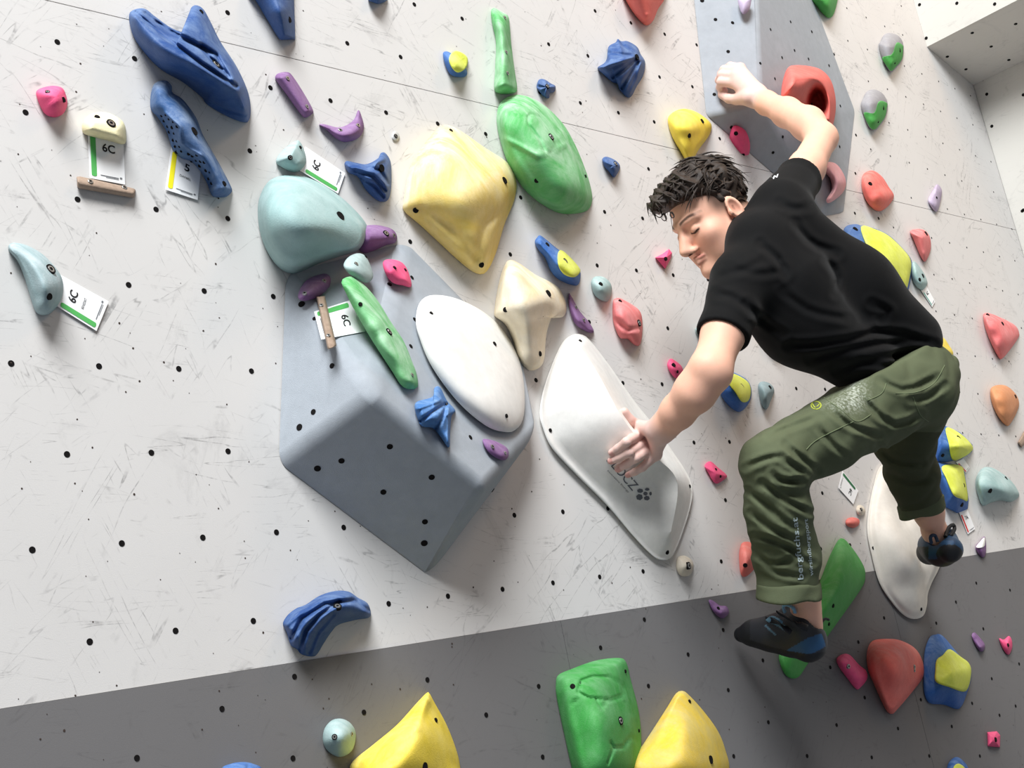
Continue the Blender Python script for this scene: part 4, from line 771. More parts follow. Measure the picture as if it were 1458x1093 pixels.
def chain(L, k=.02): return [Cone(a, b, k) for a, b in zip(L[:-1], L[1:])]
def cdir(x, y, z): v_ = np.array([x, y, z], float) @ RC; return v_ / np.linalg.norm(v_)

# head frame
HS = .93
HF = cdir(-.78, .46, -.44); HU = cdir(-.5, -.86, 0); HU = HU - HF * (HU @ HF); HU /= np.linalg.norm(HU); HL = np.cross(HU, HF)
HO = at(1016, 315, .27); HM = np.stack([HL, HF, HU], 1)
def hp(x, y, z): return HO + HM @ np.array([x, y, z]) * HS
def hc(a, ra, b, rb, k=.012): return Cone((hp(*a), ra * HS), (hp(*b), rb * HS), k)
def he(cc, r, k=.012, tilt=0.0):
    ca, sa = math.cos(tilt), math.sin(tilt); T = np.array([[1, 0, 0], [0, ca, -sa], [0, sa, ca]])
    return Ell(hp(*cc), np.array(r) * HS, HM @ T, k)
head = [he((0, -.012, .045), (.074, .096, .084), .02), he((0, .028, -.018), (.061, .062, .088), .025)]
for s in (-1, 1):
    head += [hc((s * .05, -.005, -.045), .020, (s * .014, .070, -.097), .017, .022), hc((s * .012, .090, .030), .009, (s * .045, .070, .030), .010, .012),
             he((s * .044, .058, -.018), (.022, .020, .018), .02), he((s * .037, .030, -.048), (.026, .042, .046), .03), he((s * .012, .099, -.036), (.0085, .010, .0075), .006)]
head += [hc((0, .080, -.094), .017, (0, .072, -.080), .02, .018), hc((0, .090, .020), .008, (0, .1165, -.028), .0105, .010), hc((0, .100, -.010), .010, (0, .108, -.030), .012, .01)]
lips = [hc((-.020, .087, -.0575), .0030, (0, .0985, -.0562), .0052, .005), hc((0, .0985, -.0562), .0052, (.020, .087, -.0575), .0030, .005),
        hc((-.017, .086, -.066), .0032, (0, .0965, -.0667), .0058, .005), hc((0, .0965, -.0667), .0058, (.017, .086, -.066), .0032, .005)]
eyes = [he((s * .031, .0745, .004), (.0155, .0145, .0125), .004) for s in (-1, 1)]
socket = [he((s * .031, .097, .008), (.019, .014, .011), .01) for s in (-1, 1)]
mouthcut = [hc((-.021, .098, -.0615), .0016, (0, .1085, -.0613), .0016), hc((0, .1085, -.0613), .0016, (.021, .098, -.0615), .0016)]
ears = [he((s * .077, -.014, .001), (.0085, .0195, .032), .006, -.25) for s in (-1, 1)]
earcut = [he((s * .0845, -.011, .003), (.0085, .0120, .021), .004, -.25) for s in (-1, 1)]
eartrag = [he((s * .078, .004, -.004), (.006, .005, .008), .004) for s in (-1, 1)]
neckp = chain([(hp(0, -.032, -.015), .052), J(1056, 326, .30, 33), J(1085, 348, .36, 32)], .02)
nostril = [he((s * .0065, .1085, -.041), (.0035, .005, .003), .002) for s in (-1, 1)]

# arms
armL = chain([J(1056, 402, .35, 30), J(1030, 474, .345, 29), J(1011, 528, .335, 29), J(990, 557, .295, 28.5), J(965, 586, .235, 23.5), J(947, 606, .19, 18.5), J(941, 612, .175, 16.5)], .02) + [Cone(J(1022, 536, .345, 13), J(1004, 520, .34, 14), .02)]
armR = chain([J(1118, 285, .39, 30), J(1148, 240, .385, 25), J(1170, 197, .38, 21), J(1150, 176, .34, 23), J(1120, 160, .27, 20), J(1092, 147, .185, 15.5), J(1077, 137, .155, 15)], .02) + [Cone(J(1178, 191, .365, 9), J(1172, 196, .36, 14), .02)]
# left hand lies on the white wedge
def wj(x, y, r, lift=0.0):
    h = height(WEDGE, [(x, y)])[0]; p = at(x, y, h); rr = r * depth(p) / F
    return (at(x, y, h + rr * .8 + lift), rr)
WRL = J(940, 613, .17, 15)
mcp = [wj(919, 612, 8.5, .028), wj(927, 624, 8.5, .030), wj(932, 636, 8.2, .028), wj(934, 647, 7.5, .022)]
handL = [Cone(WRL, q, .012) for q in mcp] + [Cone(mcp[i], mcp[i + 1], .01) for i in range(3)]
fingL = [chain([mcp[0], wj(892, 629, 6.6, .012), wj(880, 638, 5.9, .004), wj(871, 644, 5.4, .0)], .003),
         chain([mcp[1], wj(896, 644, 6.8, .014), wj(882, 651, 6.1, .005), wj(870, 656, 5.5, .0)], .003),
         chain([mcp[2], wj(905, 652, 6.6, .014), wj(891, 661, 5.9, .005), wj(880, 667.5, 5.4, .0)], .003),
         chain([mcp[3], wj(915, 665, 5.8, .010), wj(904, 671.5, 5.2, .004), wj(894, 676, 4.7, .0)], .003),
         chain([J(930, 612, .16, 12), wj(908, 606, 8.6, .012), wj(897, 597, 6.6, .006), wj(889, 586, 6.2, .008)], .006)]
# right hand grips the tall volume
def vj(x, y, off, r): return J(x, y, off, r, PV)
WRR = J(1075, 136, .15, 14.5)
mR = [vj(1047, 118, .060, 8.2), vj(1048, 109, .064, 8.2), vj(1050, 102, .064, 7.8), vj(1054, 97, .060, 7)]
handR = [Cone(WRR, q, .012) for q in mR] + [Cone(mR[i], mR[i + 1], .008) for i in range(3)]
fingR = [chain([mR[0], vj(1027, 116.5, .046, 6.6), vj(1025.5, 124, .024, 6.0), vj(1031, 129, .010, 5.4)], .002),
         chain([mR[1], vj(1028, 107, .048, 6.7), vj(1024, 114, .026, 6.0), vj(1029, 121, .010, 5.4)], .002),
         chain([mR[2], vj(1031, 99.5, .048, 6.4), vj(1027, 105, .026, 5.8), vj(1031, 112, .010, 5.2)], .002),
         chain([mR[3], vj(1040, 94, .044, 5.8), vj(1035, 97, .026, 5.2), vj(1036, 104, .010, 4.8)], .002),
         chain([J(1066, 139, .145, 11), vj(1049, 141.5, .045, 8.0), vj(1038, 140.5, .030, 6.6), vj(1028, 135, .016, 6.0)], .006)]
torso = chain([J(1085, 350, .36, 30), J(1170, 425, .37, 42), J(1265, 530, .40, 38)], .04) + [Cone(J(1056, 402, .35, 28), J(1116, 288, .38, 26), .03)]
legL = chain([J(1262, 562, .41, 36), J(1170, 624, .37, 32), J(1106, 656, .32, 27), J(1114, 700, .30, 27), J(1128, 780, .26, 26), J(1146, 848, .225, 19.5), J(1148, 872, .215, 18.5), J(1151, 893, .205, 17), J(1122, 903, .15, 13), J(1075, 902, .07, 7)], .02)
legR = chain([J(1312, 558, .42, 30), J(1292, 625, .32, 23), J(1302, 670, .28, 22), J(1322, 728, .225, 20), J(1331, 757, .205, 16), J(1338, 778, .195, 12), J(1325, 787, .10, 8)], .02)
skin_p = head + neckp + armL + armR + torso + legL + legR
def skin_fn(P, lo, hi):
    d = union(skin_p, P, lo, hi)
    def near(prs):
        return lo is None or any(np.linalg.norm(np.maximum(np.maximum(lo - p.c, p.c - hi), 0)) < p.R + .03 for p in prs)
    if near(head):
        for p in socket: d = smax(d, -p.d(P), p.k)
        for p in eyes + ears + eartrag: d = smin(d, p.d(P), p.k)
        for p in earcut: d = smax(d, -p.d(P), p.k)
        for p in lips: d = smin(d, p.d(P), p.k)
        for p in mouthcut + nostril: d = smax(d, -p.d(P), .002)
    for hand, fing in ((handL, fingL), (handR, fingR)):
        if near(hand + sum(fing, [])):
            dh = union(hand, P, lo, hi); d = smin(d, dh, .014)
            for i, fg in enumerate(fing):
                df = np.full(len(P), .3)
                for j_, p in enumerate(fg): df = smin(df, p.d(P), .004)
                d = smin(d, df, .0035 if i < 4 else .009)
    return d
person = bpy.data.objects.new('person', None); col.objects.link(person)
tag(person, 'climber in black T-shirt and olive trousers hanging across the wall between volumes', 'person')
base = at(1120, 905, .1); person.location = (0, 0, 0)
allp = skin_p + handL + handR + sum(fingL, []) + sum(fingR, [])
lo, hi = bounds(allp)
V, Q = surface(skin_fn, lo, hi, .0027)
# skin colouring
def sstep(x, a, b): t = np.clip((x - a) / (b - a), 0, 1); return t * t * (3 - 2 * t)
SK = np.array(lin((238, 184, 158))); CH = np.array(lin((222, 190, 182)))
colr = np.repeat(SK[None], len(V), 0)
def blend(w, c2):
    global colr
    colr = colr * (1 - w[:, None]) + np.array(c2)[None] * w[:, None]
q = (V - HO) @ HM / HS; ax = np.abs(q[:, 0]); inh = (np.linalg.norm(q, axis=1) < .2)
dl = np.minimum.reduce([p.d(V) for p in lips]); blend(inh * sstep(-dl, -.002, .001) * .75, lin((176, 96, 92)))
dm = np.minimum.reduce([p.d(V) for p in mouthcut]); blend(inh * sstep(-dm, -.0025, .0), lin((96, 46, 44)))
blend(inh * np.exp(-((ax - .045) / .022) ** 2 - ((q[:, 2] + .03) / .03) ** 2) * (q[:, 1] > .02) * .35, lin((206, 128, 110)))
zb = .0305 + .006 * np.sin(np.clip((ax - .012) / .042, 0, 1) * 2.6)
blend(inh * (q[:, 1] > .055) * sstep(-np.abs(q[:, 2] - zb), -.0050, -.0018) * sstep(ax, .010, .016) * sstep(-ax, -.060, -.048) * .9, lin((58, 42, 35)))
ze = .0015 - .004 * np.sin(np.clip((ax - .016) / .03, 0, 1) * 3.1)
blend(inh * (q[:, 1] > .06) * sstep(-np.abs(q[:, 2] - ze), -.0032, -.0014) * sstep(ax, .015, .019) * sstep(-ax, -.048, -.044), lin((40, 28, 24)))
for p in nostril: blend(inh * sstep(-p.d(V), -.003, .0), lin((90, 46, 40)))
hl_ = .045 + .30 * q[:, 1]
blend(inh * sstep(q[:, 2] - hl_, -.060, -.020) * sstep(-q[:, 1], -.045, -.02) * sstep(ax, .03, .05) * .85 * (ax < .0765), lin((66, 50, 42)))
for p in earcut: blend(inh * sstep(-p.d(V), -.002, .002) * .7, lin((176, 98, 82)))
for prs, wr_ in ((handL, WRL[0]), (handR, WRR[0])):
    dd = np.minimum.reduce([p.d(V) for p in prs + (sum(fingL, []) if prs is handL else sum(fingR, []))])
    blend(sstep(-dd, -.035, -.004) * .85, CH)
for fg in fingL[:4]:                                        # nails
    tp, rr = fg[-1].b, fg[-1].rb; dr = (fg[-1].b - fg[-1].a); dr /= np.linalg.norm(dr)
    e = V - tp; along = e @ dr; nn = np.array([0, -1, 0]); nn = nn - dr * (nn @ dr); nn /= np.linalg.norm(nn)
    w = (np.linalg.norm(e, axis=1) < rr * 1.35) & (e @ nn > rr * .55) & (along > -rr * .9) & (along < rr * .75); blend(w * .6, lin((196, 128, 120)))
SKIN = vcol_mat('skin', .55, 700, .25, .35, .08)
body = fast_mesh('body', V, Q, SKIN, person, colr)
# ------------------------------------------------------------------ hair
hair_p = [he((0, -.016, .052), (.0775, .100, .090), .02), he((0, .062, .098), (.052, .048, .040), .02), he((.01, .098, .098), (.034, .028, .026), .016), he((-.025, .088, .094), (.028, .028, .026), .016), he((0, -.03, .085), (.068, .075, .066), .02), he((.03, .03, .098), (.045, .06, .042), .02)]
def hair_fn(P, lo, hi):
    d = union(hair_p, P, lo, hi); q = (P - HO) @ HM / HS
    ph = q[:, 0] * 160 + 9 * np.sin(q[:, 1] * 38) + 4 * np.sin(q[:, 2] * 55)
    d = d + .0032 * np.sin(ph) + .0022 * np.sin(q[:, 1] * 120 + 5 * np.sin(q[:, 0] * 60 + q[:, 2] * 40)) + .0015 * np.sin(ph * 2.3 + q[:, 2] * 150)
    hl = np.where(q[:, 1] > -.02, .050 + .30 * q[:, 1], .044 + .55 * (q[:, 1] + .02))
    hl = hl - .030 * sstep(np.abs(q[:, 0]), .040, .062) * sstep(-q[:, 1], -.035, .0)
    return smax(d, (hl - q[:, 2]) * HS * .9, .012)
lo, hi = bounds(hair_p)
HV, HQ = surface(hair_fn, lo, hi, .0022)
HAIR = resin('dark_brown_hair', (42, 32, 26), (66, 51, 40), .6, 60, .45, 900, .6)
hair = fast_mesh('hair', HV, HQ, HAIR, person)
rng = np.random.default_rng(5); LV = []; LF = []
hq = (HV - HO) @ HM / HS
cand = np.nonzero((hq[:, 2] > .055 + .30 * hq[:, 1]))[0]
for i in rng.choice(cand, 520, replace=False):
    p = hq[i].copy(); nrm = p - np.array([0, -.01, .045]); nrm /= np.linalg.norm(nrm)
    fwd = np.array([rng.normal(0, .45) , 1.0, -.1]); 
    if p[1] < -.04: fwd = np.array([rng.normal(0, .4), -.25, -1.0])
    fwd -= nrm * (fwd @ nrm); fwd /= np.linalg.norm(fwd); sd = np.cross(nrm, fwd)
    L = rng.uniform(.030, .060) * (.55 if p[1] > .06 else 1); cu = rng.normal(0, 1.1); lift = rng.uniform(.0, .16); r0 = rng.uniform(.0020, .0042)
    if p[2] < .075: L *= .5; lift *= .4
    b0 = len(LV); ns = 7
    for k in range(ns):
        t = k / (ns - 1); cpt = p - nrm * .003 + fwd * L * t + sd * L * cu * .35 * t * t + nrm * (L * (lift * math.sin(t * 2.8) - .10 * t * t))
        r = r0 * (1 - t * .92)
        for a in range(5): LV.append(hp(*(cpt + (sd * math.cos(a * 1.2566) + nrm * math.sin(a * 1.2566)) * r)))
    for k in range(ns - 1):
        for a in range(5): LF.append((b0 + k * 5 + a, b0 + k * 5 + (a + 1) % 5, b0 + (k + 1) * 5 + (a + 1) % 5, b0 + (k + 1) * 5 + a))
# curl hanging at the brow
for cx, cy, rr, x0 in ((.128, .066, .010, .012), (.122, .082, .013, -.006), (.118, .060, .008, .03)):
    b0 = len(LV); ns = 14
    for k in range(ns):
        t = k / (ns - 1); a0 = 2.4 + t * 4.2; cpt = np.array([x0 + t * .006, cx + rr * math.cos(a0) * .8, cy + rr * math.sin(a0)]); r = .0026 * (1 - t * .8)
        rd = np.array([0, math.cos(a0), math.sin(a0)])
        for a in range(5): LV.append(hp(*(cpt + (np.array([1, 0, 0]) * math.cos(a * 1.2566) + rd * math.sin(a * 1.2566)) * r)))
    for k in range(ns - 1):
        for a in range(5): LF.append((b0 + k * 5 + a, b0 + k * 5 + (a + 1) % 5, b0 + (k + 1) * 5 + (a + 1) % 5, b0 + (k + 1) * 5 + a))
lk = mesh('hair_locks', LV, LF, HAIR, hair); lk['kind'] = 'stuff'
# ------------------------------------------------------------------ clothes
def half(P, p, n): return (P - p) @ n
def fold(P, d1, wl, d2, wl2, amp, ph=0.0):
    a = P @ np.array(d1); b = P @ np.array(d2)
    v_ = np.sin(a * 2 * math.pi / wl + ph + 1.6 * np.sin(b * 2 * math.pi / wl2 + ph)); return amp * (v_ + .35 * np.abs(v_) - .2)
def crease(px, lines, w, amp):
    tot = np.zeros(len(px)); lo_, hi_ = px.min(0) - 25, px.max(0) + 25
    for ln, k in lines:
        L = np.array(ln)
        if (L.max(0) < lo_).any() or (L.min(0) > hi_).any(): continue
        m_ = ((px > L.min(0) - 18) & (px < L.max(0) + 18)).all(1)
        if not m_.any(): continue
        pm = px[m_]; Q_ = spline(ln, 6, False); _, dd = nearest_on(np.c_[Q_, np.zeros(6)], pm)
        ta = np.linalg.norm(pm - Q_[0], axis=1); tb = np.linalg.norm(pm - Q_[-1], axis=1); fade = np.clip(np.minimum(ta, tb) / 14, .15, 1)
        tot[m_] += k * fade * (np.exp(-(dd / w) ** 2) - .55 * np.exp(-((dd - 2.1 * w) / (1.1 * w)) ** 2))
    return amp * tot
KT = lambda p: c(1040, 530, 3.312, p)
TCR = [(KT([(205, 480), (250, 512), (340, 512)]), 1.6), (KT([(240, 405), (300, 440), (360, 478)]), 1), (KT([(260, 340), (330, 400), (410, 468)]), .9), (KT([(410, 250), (470, 330), (550, 400)]), .8), (KT([(470, 170), (560, 250), (700, 300)]), .9), (KT([(620, 120), (720, 220), (800, 250), (900, 200)]), .9),
       (KT([(700, 30), (820, 85), (980, 20)]), .7), (KT([(70, 450), (160, 410), (250, 392)]), .8), (KT([(80, 560), (170, 620), (260, 700)]), 1), (KT([(150, 520), (260, 600), (375, 662)]), 1.4), (KT([(95, 660), (200, 740), (310, 795)]), 1), (KT([(120, 590), (230, 690), (330, 740)]), .7),
       (KT([(110, 770), (220, 800), (330, 860)]), 1), (KT([(110, 850), (200, 905), (300, 880)]), 1), (KT([(150, 900), (230, 945), (340, 965)]), .9), (KT([(260, 815), (340, 880), (390, 900)]), .8), (KT([(215, 500), (250, 560), (330, 590)]), .9), (KT([(700, 350), (780, 420), (900, 430)]), .9), (KT([(760, 480), (850, 520), (960, 500)]), .8), (KT([(180, 300), (280, 260), (420, 210)]), .5), (KT([(850, 130), (930, 120), (1010, 60)]), .8)]
KS = lambda p: c(1000, 300, 3.6425, p)
SCR = [(KS([(450, 700), (700, 685), (950, 622), (1200, 690)]), 1.2), (KS([(560, 770), (800, 705), (1100, 668)]), 1), (KS([(820, 785), (1000, 805), (1180, 760)]), 1), (KS([(880, 480), (960, 520), (930, 570)]), .8), (KS([(300, 170), (400, 260), (430, 330)]), .9), (KS([(640, 250), (700, 340), (690, 430)]), .7),
       (KS([(150, 300), (300, 330), (430, 310)]), .45), (KS([(60, 345), (200, 310), (330, 250)]), .4), (KS([(480, 60), (560, 160), (700, 220)]), .8), (KS([(700, 830), (900, 770), (1150, 730)]), 1), (KS([(230, 480), (300, 560), (420, 640)]), .9), (KS([(60, 430), (160, 450), (250, 520)]), .8), (KS([(400, -40), (480, -10), (560, -20)]), .7), (KS([(420, 420), (560, 520), (760, 560)]), .6)]
tors = chain([J(1070, 398, .36, 48), J(1140, 458, .385, 56), J(1222, 512, .42, 48)], .06) + chain([J(1118, 318, .40, 44), J(1215, 410, .44, 52), J(1296, 482, .47, 44)], .06) + chain([J(1066, 334, .325, 37), J(1084, 350, .375, 44), J(1130, 400, .41, 52)], .04)
slL = chain([J(1056, 402, .36, 44), J(1030, 474, .345, 35.5), J(1025, 492, .343, 35)], .02)
slR = chain([J(1112, 292, .39, 40), J(1140, 252, .385, 30), J(1150, 238, .385, 28)], .02)
hemL, hemR = (at(1030, 479, .345), None), (at(1138, 254, .385), None)
nL = slL[-1].b - slL[0].a; nL /= np.linalg.norm(nL); nR = slR[-1].b - slR[0].a; nR /= np.linalg.norm(nR)
hemW = at(1262, 541, .43); nW = cdir(.30, .95, -.1)
colp = hp(0, -.045, -.085); 
inL = Cone(J(1030, 470, .345, 31), J(1022, 500, .343, 31)); inR = Cone(J(1136, 258, .385, 26.5), J(1152, 232, .385, 26.5))
inN = Cone((hp(0, -.020, .01), .060), J(1052, 324, .295, 37))
td = cdir(.73, .68, 0)
def shirt_fn(P, lo, hi):
    d = union(tors, P, lo, hi)
    d = smax(d, half(P, hemW, nW), .004)
    a = smax(union(slL, P, lo, hi), half(P, hemL[0], nL), .004); b = smax(union(slR, P, lo, hi), half(P, hemR[0], nR), .004)
    d = smin(smin(d, a, .04), b, .04)
    if lo is not None: d = d + crease(topx(P), SCR, 4.5, .0048)
    d = smax(d, -inL.d(P), .003); d = smax(d, -inR.d(P), .003); d = smax(d, -inN.d(P), .004)
    return d
lo, hi = bounds(tors + slL + slR)
V, Q = surface(shirt_fn, lo, hi, .0036)
def cloth(name, c1, c2, wl, rough=.85):
    mt, nt, bs = nodes(name); co = coords(nt)
    nt.links.new(mixrgb(nt, ramp(nt, noise(nt, 9, 4, .6, co), .35, .7), lin(c1), lin(c2)), bs.inputs['Base Color']); bs.inputs['Roughness'].default_value = rough
    bs.inputs['Specular IOR Level'].default_value = .15
    bs.inputs['Sheen Weight'].default_value = .04
    bump(nt, bs, noise(nt, wl, 3, .6, co), .35, .0012); return mt
BLACK = cloth('black_cotton', (9, 9, 10), (14, 14, 15), 700)
shirt = fast_mesh('t_shirt', V, Q, BLACK, person)
# trousers
pel = chain([J(1240, 560, .42, 54), J(1290, 540, .45, 52), J(1318, 528, .47, 40)], .05) + [Cone(J(1318, 560, .48, 40), J(1348, 520, .475, 17), .04)]
thL = chain([J(1252, 576, .42, 59), J(1170, 618, .38, 50), J(1103, 654, .33, 45)], .05)
shL = chain([J(1102, 662, .33, 43), J(1108, 730, .295, 43), J(1120, 790, .26, 43.5), J(1122, 852, .235, 43)], .03)
thR = chain([J(1316, 565, .455, 44), J(1288, 628, .33, 38), J(1298, 672, .28, 33), J(1314, 728, .225, 31)], .04)
cutL = (at(1122, 838, .24), cdir(.03, 1, 0)); cutR = (at(1313, 716, .235), cdir(.30, .95, 0))
kn = at(1110, 670, .33); legdir = cdir(.05, 1, 0); thdir = cdir(-.88, .47, 0)
inT = Cone(J(1124, 830, .24, 36), J(1126, 870, .23, 36)); hemT = at(1300, 492, .45); nT = cdir(-.42, -.9, 0)
def trous_fn(P, lo, hi):
    d = smin(union(pel, P, lo, hi), union(thL, P, lo, hi), .05)
    a = smax(union(shL, P, lo, hi), half(P, *cutL), .004); d = smin(d, a, .035)
    b = smax(union(thR, P, lo, hi), half(P, *cutR), .004); d = smin(d, b, .02)
    d = smax(d, half(P, hemT, nT), .006)
    if lo is not None: d = d + crease(topx(P), TCR, 3.6, .0072)
    d = d + fold(P, cdir(.5, .85, .1), .060, cdir(.9, -.4, .3), .11, .0012)
    d = smax(d, -inT.d(P), .004)
    return d
lo, hi = bounds(pel + thL + shL + thR)
V, Q = surface(trous_fn, lo, hi, .0036)
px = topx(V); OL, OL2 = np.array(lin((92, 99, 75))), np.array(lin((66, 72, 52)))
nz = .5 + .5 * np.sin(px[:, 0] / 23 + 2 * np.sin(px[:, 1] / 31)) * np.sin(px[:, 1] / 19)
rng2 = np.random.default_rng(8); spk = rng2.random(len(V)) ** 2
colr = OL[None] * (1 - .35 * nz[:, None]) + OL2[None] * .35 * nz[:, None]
colr[(px[:, 0] > 1245) & (px[:, 1] > 615) & (((V - CP) @ RC[2]) > depth(at(1290, 640, .40)))] = np.array(lin((66, 70, 50)))  # rear leg darker: its shade is put into the cloth colour
chk = np.exp(-((px[:, 0] - 1217) / 16) ** 2 - ((px[:, 1] - 560) / 20) ** 2) * 1.3 * spk + .9 * spk * np.exp(-((px[:, 0] - 1200) / 22) ** 2 - ((px[:, 1] - 575) / 10) ** 2)
blend(np.clip(chk, 0, 1) * .8, lin((190, 196, 184)))
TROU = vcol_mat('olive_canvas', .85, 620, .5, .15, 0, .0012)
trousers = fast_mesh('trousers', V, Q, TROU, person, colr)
def cuff(prims, ctr, n, half_w, inner):
    def fn(P, lo, hi):
        d = union(prims, P, lo, hi); hh = half(P, ctr, n); d = smax(d, np.abs(hh) - half_w, .006); d = smax(d, -inner.d(P), .004)
        return d + fold(P, cdir(1, .2, .2), .09, cdir(0, 1, 0), .2, .0022)
    lo, hi = bounds(prims); V, Q = surface(fn, lo, hi, .003)
    return fast_mesh('cuff', V, Q, TROU, trousers, np.repeat(OL[None] * .95, len(V), 0))
cuff([Cone(J(1121, 815, .25, 46), J(1123, 870, .235, 46), .01)], at(1122, 840, .243), cdir(.03, 1, 0), .018, Cone(J(1122, 800, .25, 39), J(1125, 890, .23, 39)))
cuff([Cone(J(1308, 702, .245, 34), J(1318, 745, .215, 34), .01)], at(1313, 720, .23), cdir(.30, .95, 0), .020, Cone(J(1306, 690, .25, 27), J(1320, 760, .21, 27)))
# ------------------------------------------------------------------ climbing shoes
RUB, BLU, UP, LBL = [np.array(lin(c_)) for c_ in ((24, 25, 28), (42, 84, 124), (44, 46, 52), (128, 176, 205))]
SHOE = vcol_mat('shoe_rubber', .5, 500, .2, .4)
def shoe(prims, cut, colour, vox=.0025):
    def fn(P, lo, hi):
        d = union(prims, P, lo, hi)
        for p in cut: d = smax(d, -p.d(P), .004)
        return d
    lo, hi = bounds(prims); V, Q = surface(fn, lo, hi, vox)
    return fast_mesh('climbing_shoe', V, Q, SHOE, person, colour(V, topx(V)))
sl = chain([J(1056, 903, .04, 11), J(1074, 901, .075, 17), J(1098, 902, .115, 23), J(1126, 907, .16, 25), J(1152, 918, .205, 23)], .02) + [Cone(J(1118, 892, .15, 22), J(1140, 888, .19, 23), .02), Cone(J(1154, 908, .21, 21), J(1144, 894, .205, 23), .02), Cone(J(1150, 922, .20, 17), J(1160, 921, .205, 14), .015), Cone(J(1128, 870, .175, 13), J(1138, 880, .19, 18), .02)]
cutA = [Cone(J(1149, 856, .215, 23), J(1154, 884, .22, 18)), Cone(J(1166, 882, .23, 15), J(1166, 872, .22, 16))]
def colA(V, px):
    colr_ = np.repeat(UP[None], len(V), 0)
    heel = in_poly(px, [(1112, 930), (1150, 908), (1170, 901), (1176, 920), (1150, 934)]); colr_[heel] = BLU
    low = px[:, 1] > np.interp(px[:, 0], [1040, 1060, 1100, 1120, 1150, 1175], [902, 908, 921, 926, 931, 927]); colr_[low] = RUB
    toe = px[:, 0] < 1068; colr_[toe] = RUB * 1.3
    for a, b in (((1092, 882), (1116, 895)), ((1100, 884), (1118, 897)), ((1110, 886), (1126, 898)), ((1090, 890), (1104, 903))):
        _, dd = nearest_on([(*a, 0), (*b, 0)], px); colr_[dd < 1.1] = LBL * .5
    return colr_
shA = shoe(sl, cutA, colA); 
def tube(name, pts, r, mat, parent, n=8, flat=1.0, ax=None):
    P = np.array(pts, float); T = np.gradient(P, axis=0); T /= np.linalg.norm(T, axis=1)[:, None]
    ref = np.array(ax if ax is not None else (0, -1, 0), float); V = []; Fc = []
    for p, t in zip(P, T):
        u = ref - t * (ref @ t); u /= np.linalg.norm(u); w = np.cross(t, u)
        for k in range(n): a = 2 * math.pi * k / n; V.append(p + u * r * flat * math.cos(a) + w * r * math.sin(a))
    for j in range(len(P) - 1):
        for k in range(n): Fc.append((j * n + k, j * n + (k + 1) % n, (j + 1) * n + (k + 1) % n, (j + 1) * n + k))
    Fc += [tuple(range(n)), tuple((len(P) - 1) * n + k for k in range(n))]
    return mesh(name, V, Fc, mat, parent)
BLK = plain('black_webbing', (16, 17, 20), .6); LBW = plain('pale_blue_webbing', (132, 176, 204), .6); STR = plain('shoe_strap', (26, 28, 34), .45)
def arc3(pts, n=14):
    px_ = spline([p[:2] for p in pts], n, False); hh = np.interp(np.linspace(0, 1, n), np.linspace(0, 1, len(pts)), [p[2] for p in pts]); return on(px_, hh)
tube('strap', arc3([(1108, 872, .17), (1122, 880, .20), (1137, 888, .228), (1150, 894, .24)]), .0085, STR, shA, 8, .3)
tube('strap', arc3([(1092, 882, .14), (1104, 884, .175), (1116, 892, .198), (1126, 900, .205)]), .008, STR, shA, 8, .3)
tube('pull_loop', arc3([(1118, 872, .19), (1115, 862, .19), (1122, 861, .205), (1130, 866, .215), (1132, 873, .215)]), .0055, LBW, shA, 8, .45)
tube('pull_loop', arc3([(1166, 903, .215), (1168, 890, .225), (1174, 881, .228), (1180, 882, .228)]), .003, BLK, shA)
tube('tongue', arc3([(1093, 884, .15), (1099, 880, .16), (1107, 881, .175), (1112, 885, .185)]), .0065, LBW, shA, 8, .5)
sr = chain([J(1352, 782, .235, 19), J(1340, 782, .20, 22), J(1323, 786, .13, 15), J(1318, 788, .09, 12)], .02) + [Cone(J(1340, 768, .205, 21), J(1336, 776, .19, 22), .02), Cone(J(1322, 775, .16, 14), J(1330, 770, .18, 16), .02)]
cutB = [Cone(J(1331, 740, .215, 19), J(1333, 762, .215, 15))]
def colB(V, px):
    colr_ = np.repeat((BLU * .55)[None], len(V), 0)
    colr_[((px[:, 0] - 1352) / 19) ** 2 + ((px[:, 1] - 789) / 15) ** 2 < 1] = RUB
    colr_[(px[:, 0] < 1322) & (px[:, 1] > 778)] = RUB; colr_[px[:, 1] > 796] = RUB
    colr_[(np.abs(px[:, 1] - 772) < 3) & (px[:, 0] > 1338) & (px[:, 0] < 1358)] = BLU
    return colr_
shB = shoe(sr, cutB, colB)
tube('pull_loop', arc3([(1346, 764, .24), (1350, 752, .24), (1357, 747, .245), (1359, 753, .245), (1353, 763, .245)]), .005, BLK, shB)
tube('pull_loop', arc3([(1326, 773, .215), (1325, 764, .222), (1331, 762, .226), (1335, 771, .228)]), .0045, plain('navy_webbing', (28, 50, 76), .6), shB)
# ------------------------------------------------------------------ print and stitching on the clothes
def bvh(o): me = o.data; return BVHTree.FromPolygons([v_.co for v_ in me.vertices], [p.vertices[:] for p in me.polygons])
BT = bvh(trousers)
def lay(tree, P, lift):
    out = []
    for d in rays(P):
        d = Vector(d).normalized(); hit = tree.ray_cast(Vector(CP), d)
        out.append(np.array(hit[0] if hit[0] is not None else Vector(CP) + d * 2.8) + np.array(hit[1] if hit[1] is not None else (0, 0, 0)) * 0 - np.array(d) * lift)
    return np.array(out)
def decal(name, s, a, b, hgt, mat, parent, tree):
    T, f = text_shape(s, .012); a, b = np.array(a, float), np.array(b, float); u = b - a; w = np.array([u[1], -u[0]]) / np.linalg.norm(u) * hgt
    P = a + T[:, :1] * u + T[:, 1:] * w
    return mesh(name, lay(tree, P, .002), f, mat, parent, False)
PRT = plain('pale_print', (176, 190, 190), .7)
decal('lettering', 'bergfuchs.at', (1147, 824), (1138, 736), 11, PRT, trousers, BT)
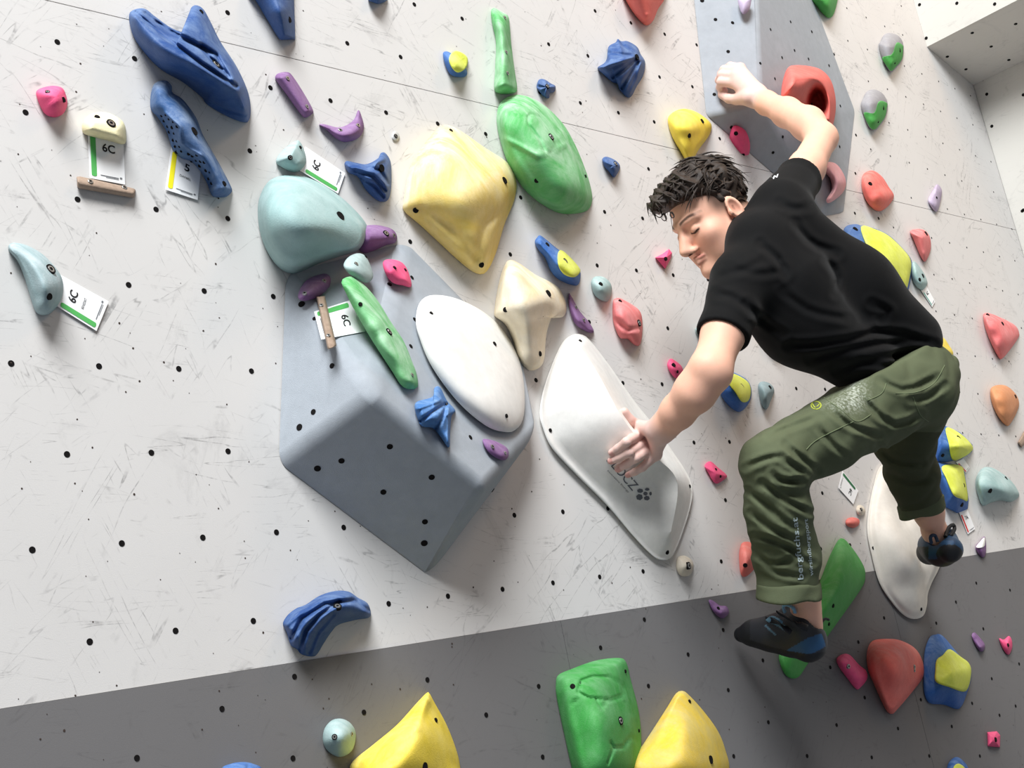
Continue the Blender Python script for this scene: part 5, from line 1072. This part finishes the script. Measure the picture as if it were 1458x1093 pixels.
decal('lettering', 'wirsindbergsport', (1160, 819), (1151.5, 738), 7, PRT, trousers, BT)
a = np.linspace(0, 2 * math.pi, 24)
EMB = plain('lime_embroidery', (176, 186, 60), .7)
tube('emblem', lay(BT, np.c_[1162 + 7 * np.cos(a), 577 + 5.5 * np.sin(a)], .001), .0013, EMB, trousers, 6)
tube('emblem', lay(BT, spline([(1157, 575), (1161, 580), (1167, 575)], 8, False), .001), .0013, EMB, trousers, 6)
STI = plain('olive_stitching', (104, 114, 84), .9)
for ln in ([(1275, 560), (1305, 558), (1330, 545), (1345, 520)], [(1172, 565), (1200, 585), (1220, 600), (1240, 590)], [(1262, 545), (1255, 560), (1235, 570)], [(1148, 640), (1165, 625), (1215, 600)], [(1300, 565), (1310, 590), (1322, 600)]):
    tube('seam', lay(BT, spline(ln, 24, False), .0006), .0011, STI, trousers, 5)
BS = bvh(shirt)
decal('sleeve_logo', 'w', (1098, 256), (1110, 251), 4, plain('white_print', (230, 230, 230), .7), shirt, BS)
BW = BVHTree.FromPolygons([Vector(v_) for v_ in WEDGE.V], WEDGE.F[:-1])
LOGO = plain('logo_grey', (104, 106, 112), .7)
def decal_w(name, s, a, b, hgt, bold=.0):
    T, f = text_shape(s, bold); a, b = np.array(a, float), np.array(b, float); u = b - a; w = np.array([u[1], -u[0]]) / np.linalg.norm(u) * hgt
    return mesh(name, lay(BW, a + T[:, :1] * u + T[:, 1:] * w, .0012) - WEDGE.b, f, LOGO, WEDGE.root, False)
decal_w('lettering', 'BLOCZ', (863, 656), (900, 699), 13)
decal_w('lettering', 'Innovative Energy', (864, 671), (894, 702), 3.2)
for cx, cy, rx, ry in ((911.5, 698.5, 4.6, 3.2), (921.5, 696.5, 3.6, 2.2), (919, 702.5, 3.4, 2.9), (926.3, 702.5, 2.0, 2.8), (910.5, 707.5, 5.0, 4.6), (921, 709, 4.4, 3.4)):
    k = np.arange(6) * math.pi / 3 + .3; P = np.c_[cx + rx * np.cos(k), cy + ry * np.sin(k)]
    mesh('logo_hexagon', lay(BW, P, .0012) - WEDGE.b, [tuple(range(6))], LOGO, WEDGE.root, False)

# the climber's root sits at the planted foot
bpy.context.view_layer.update()
person.location = base
for ch in person.children: ch.matrix_parent_inverse = Matrix.Translation(-Vector(base))
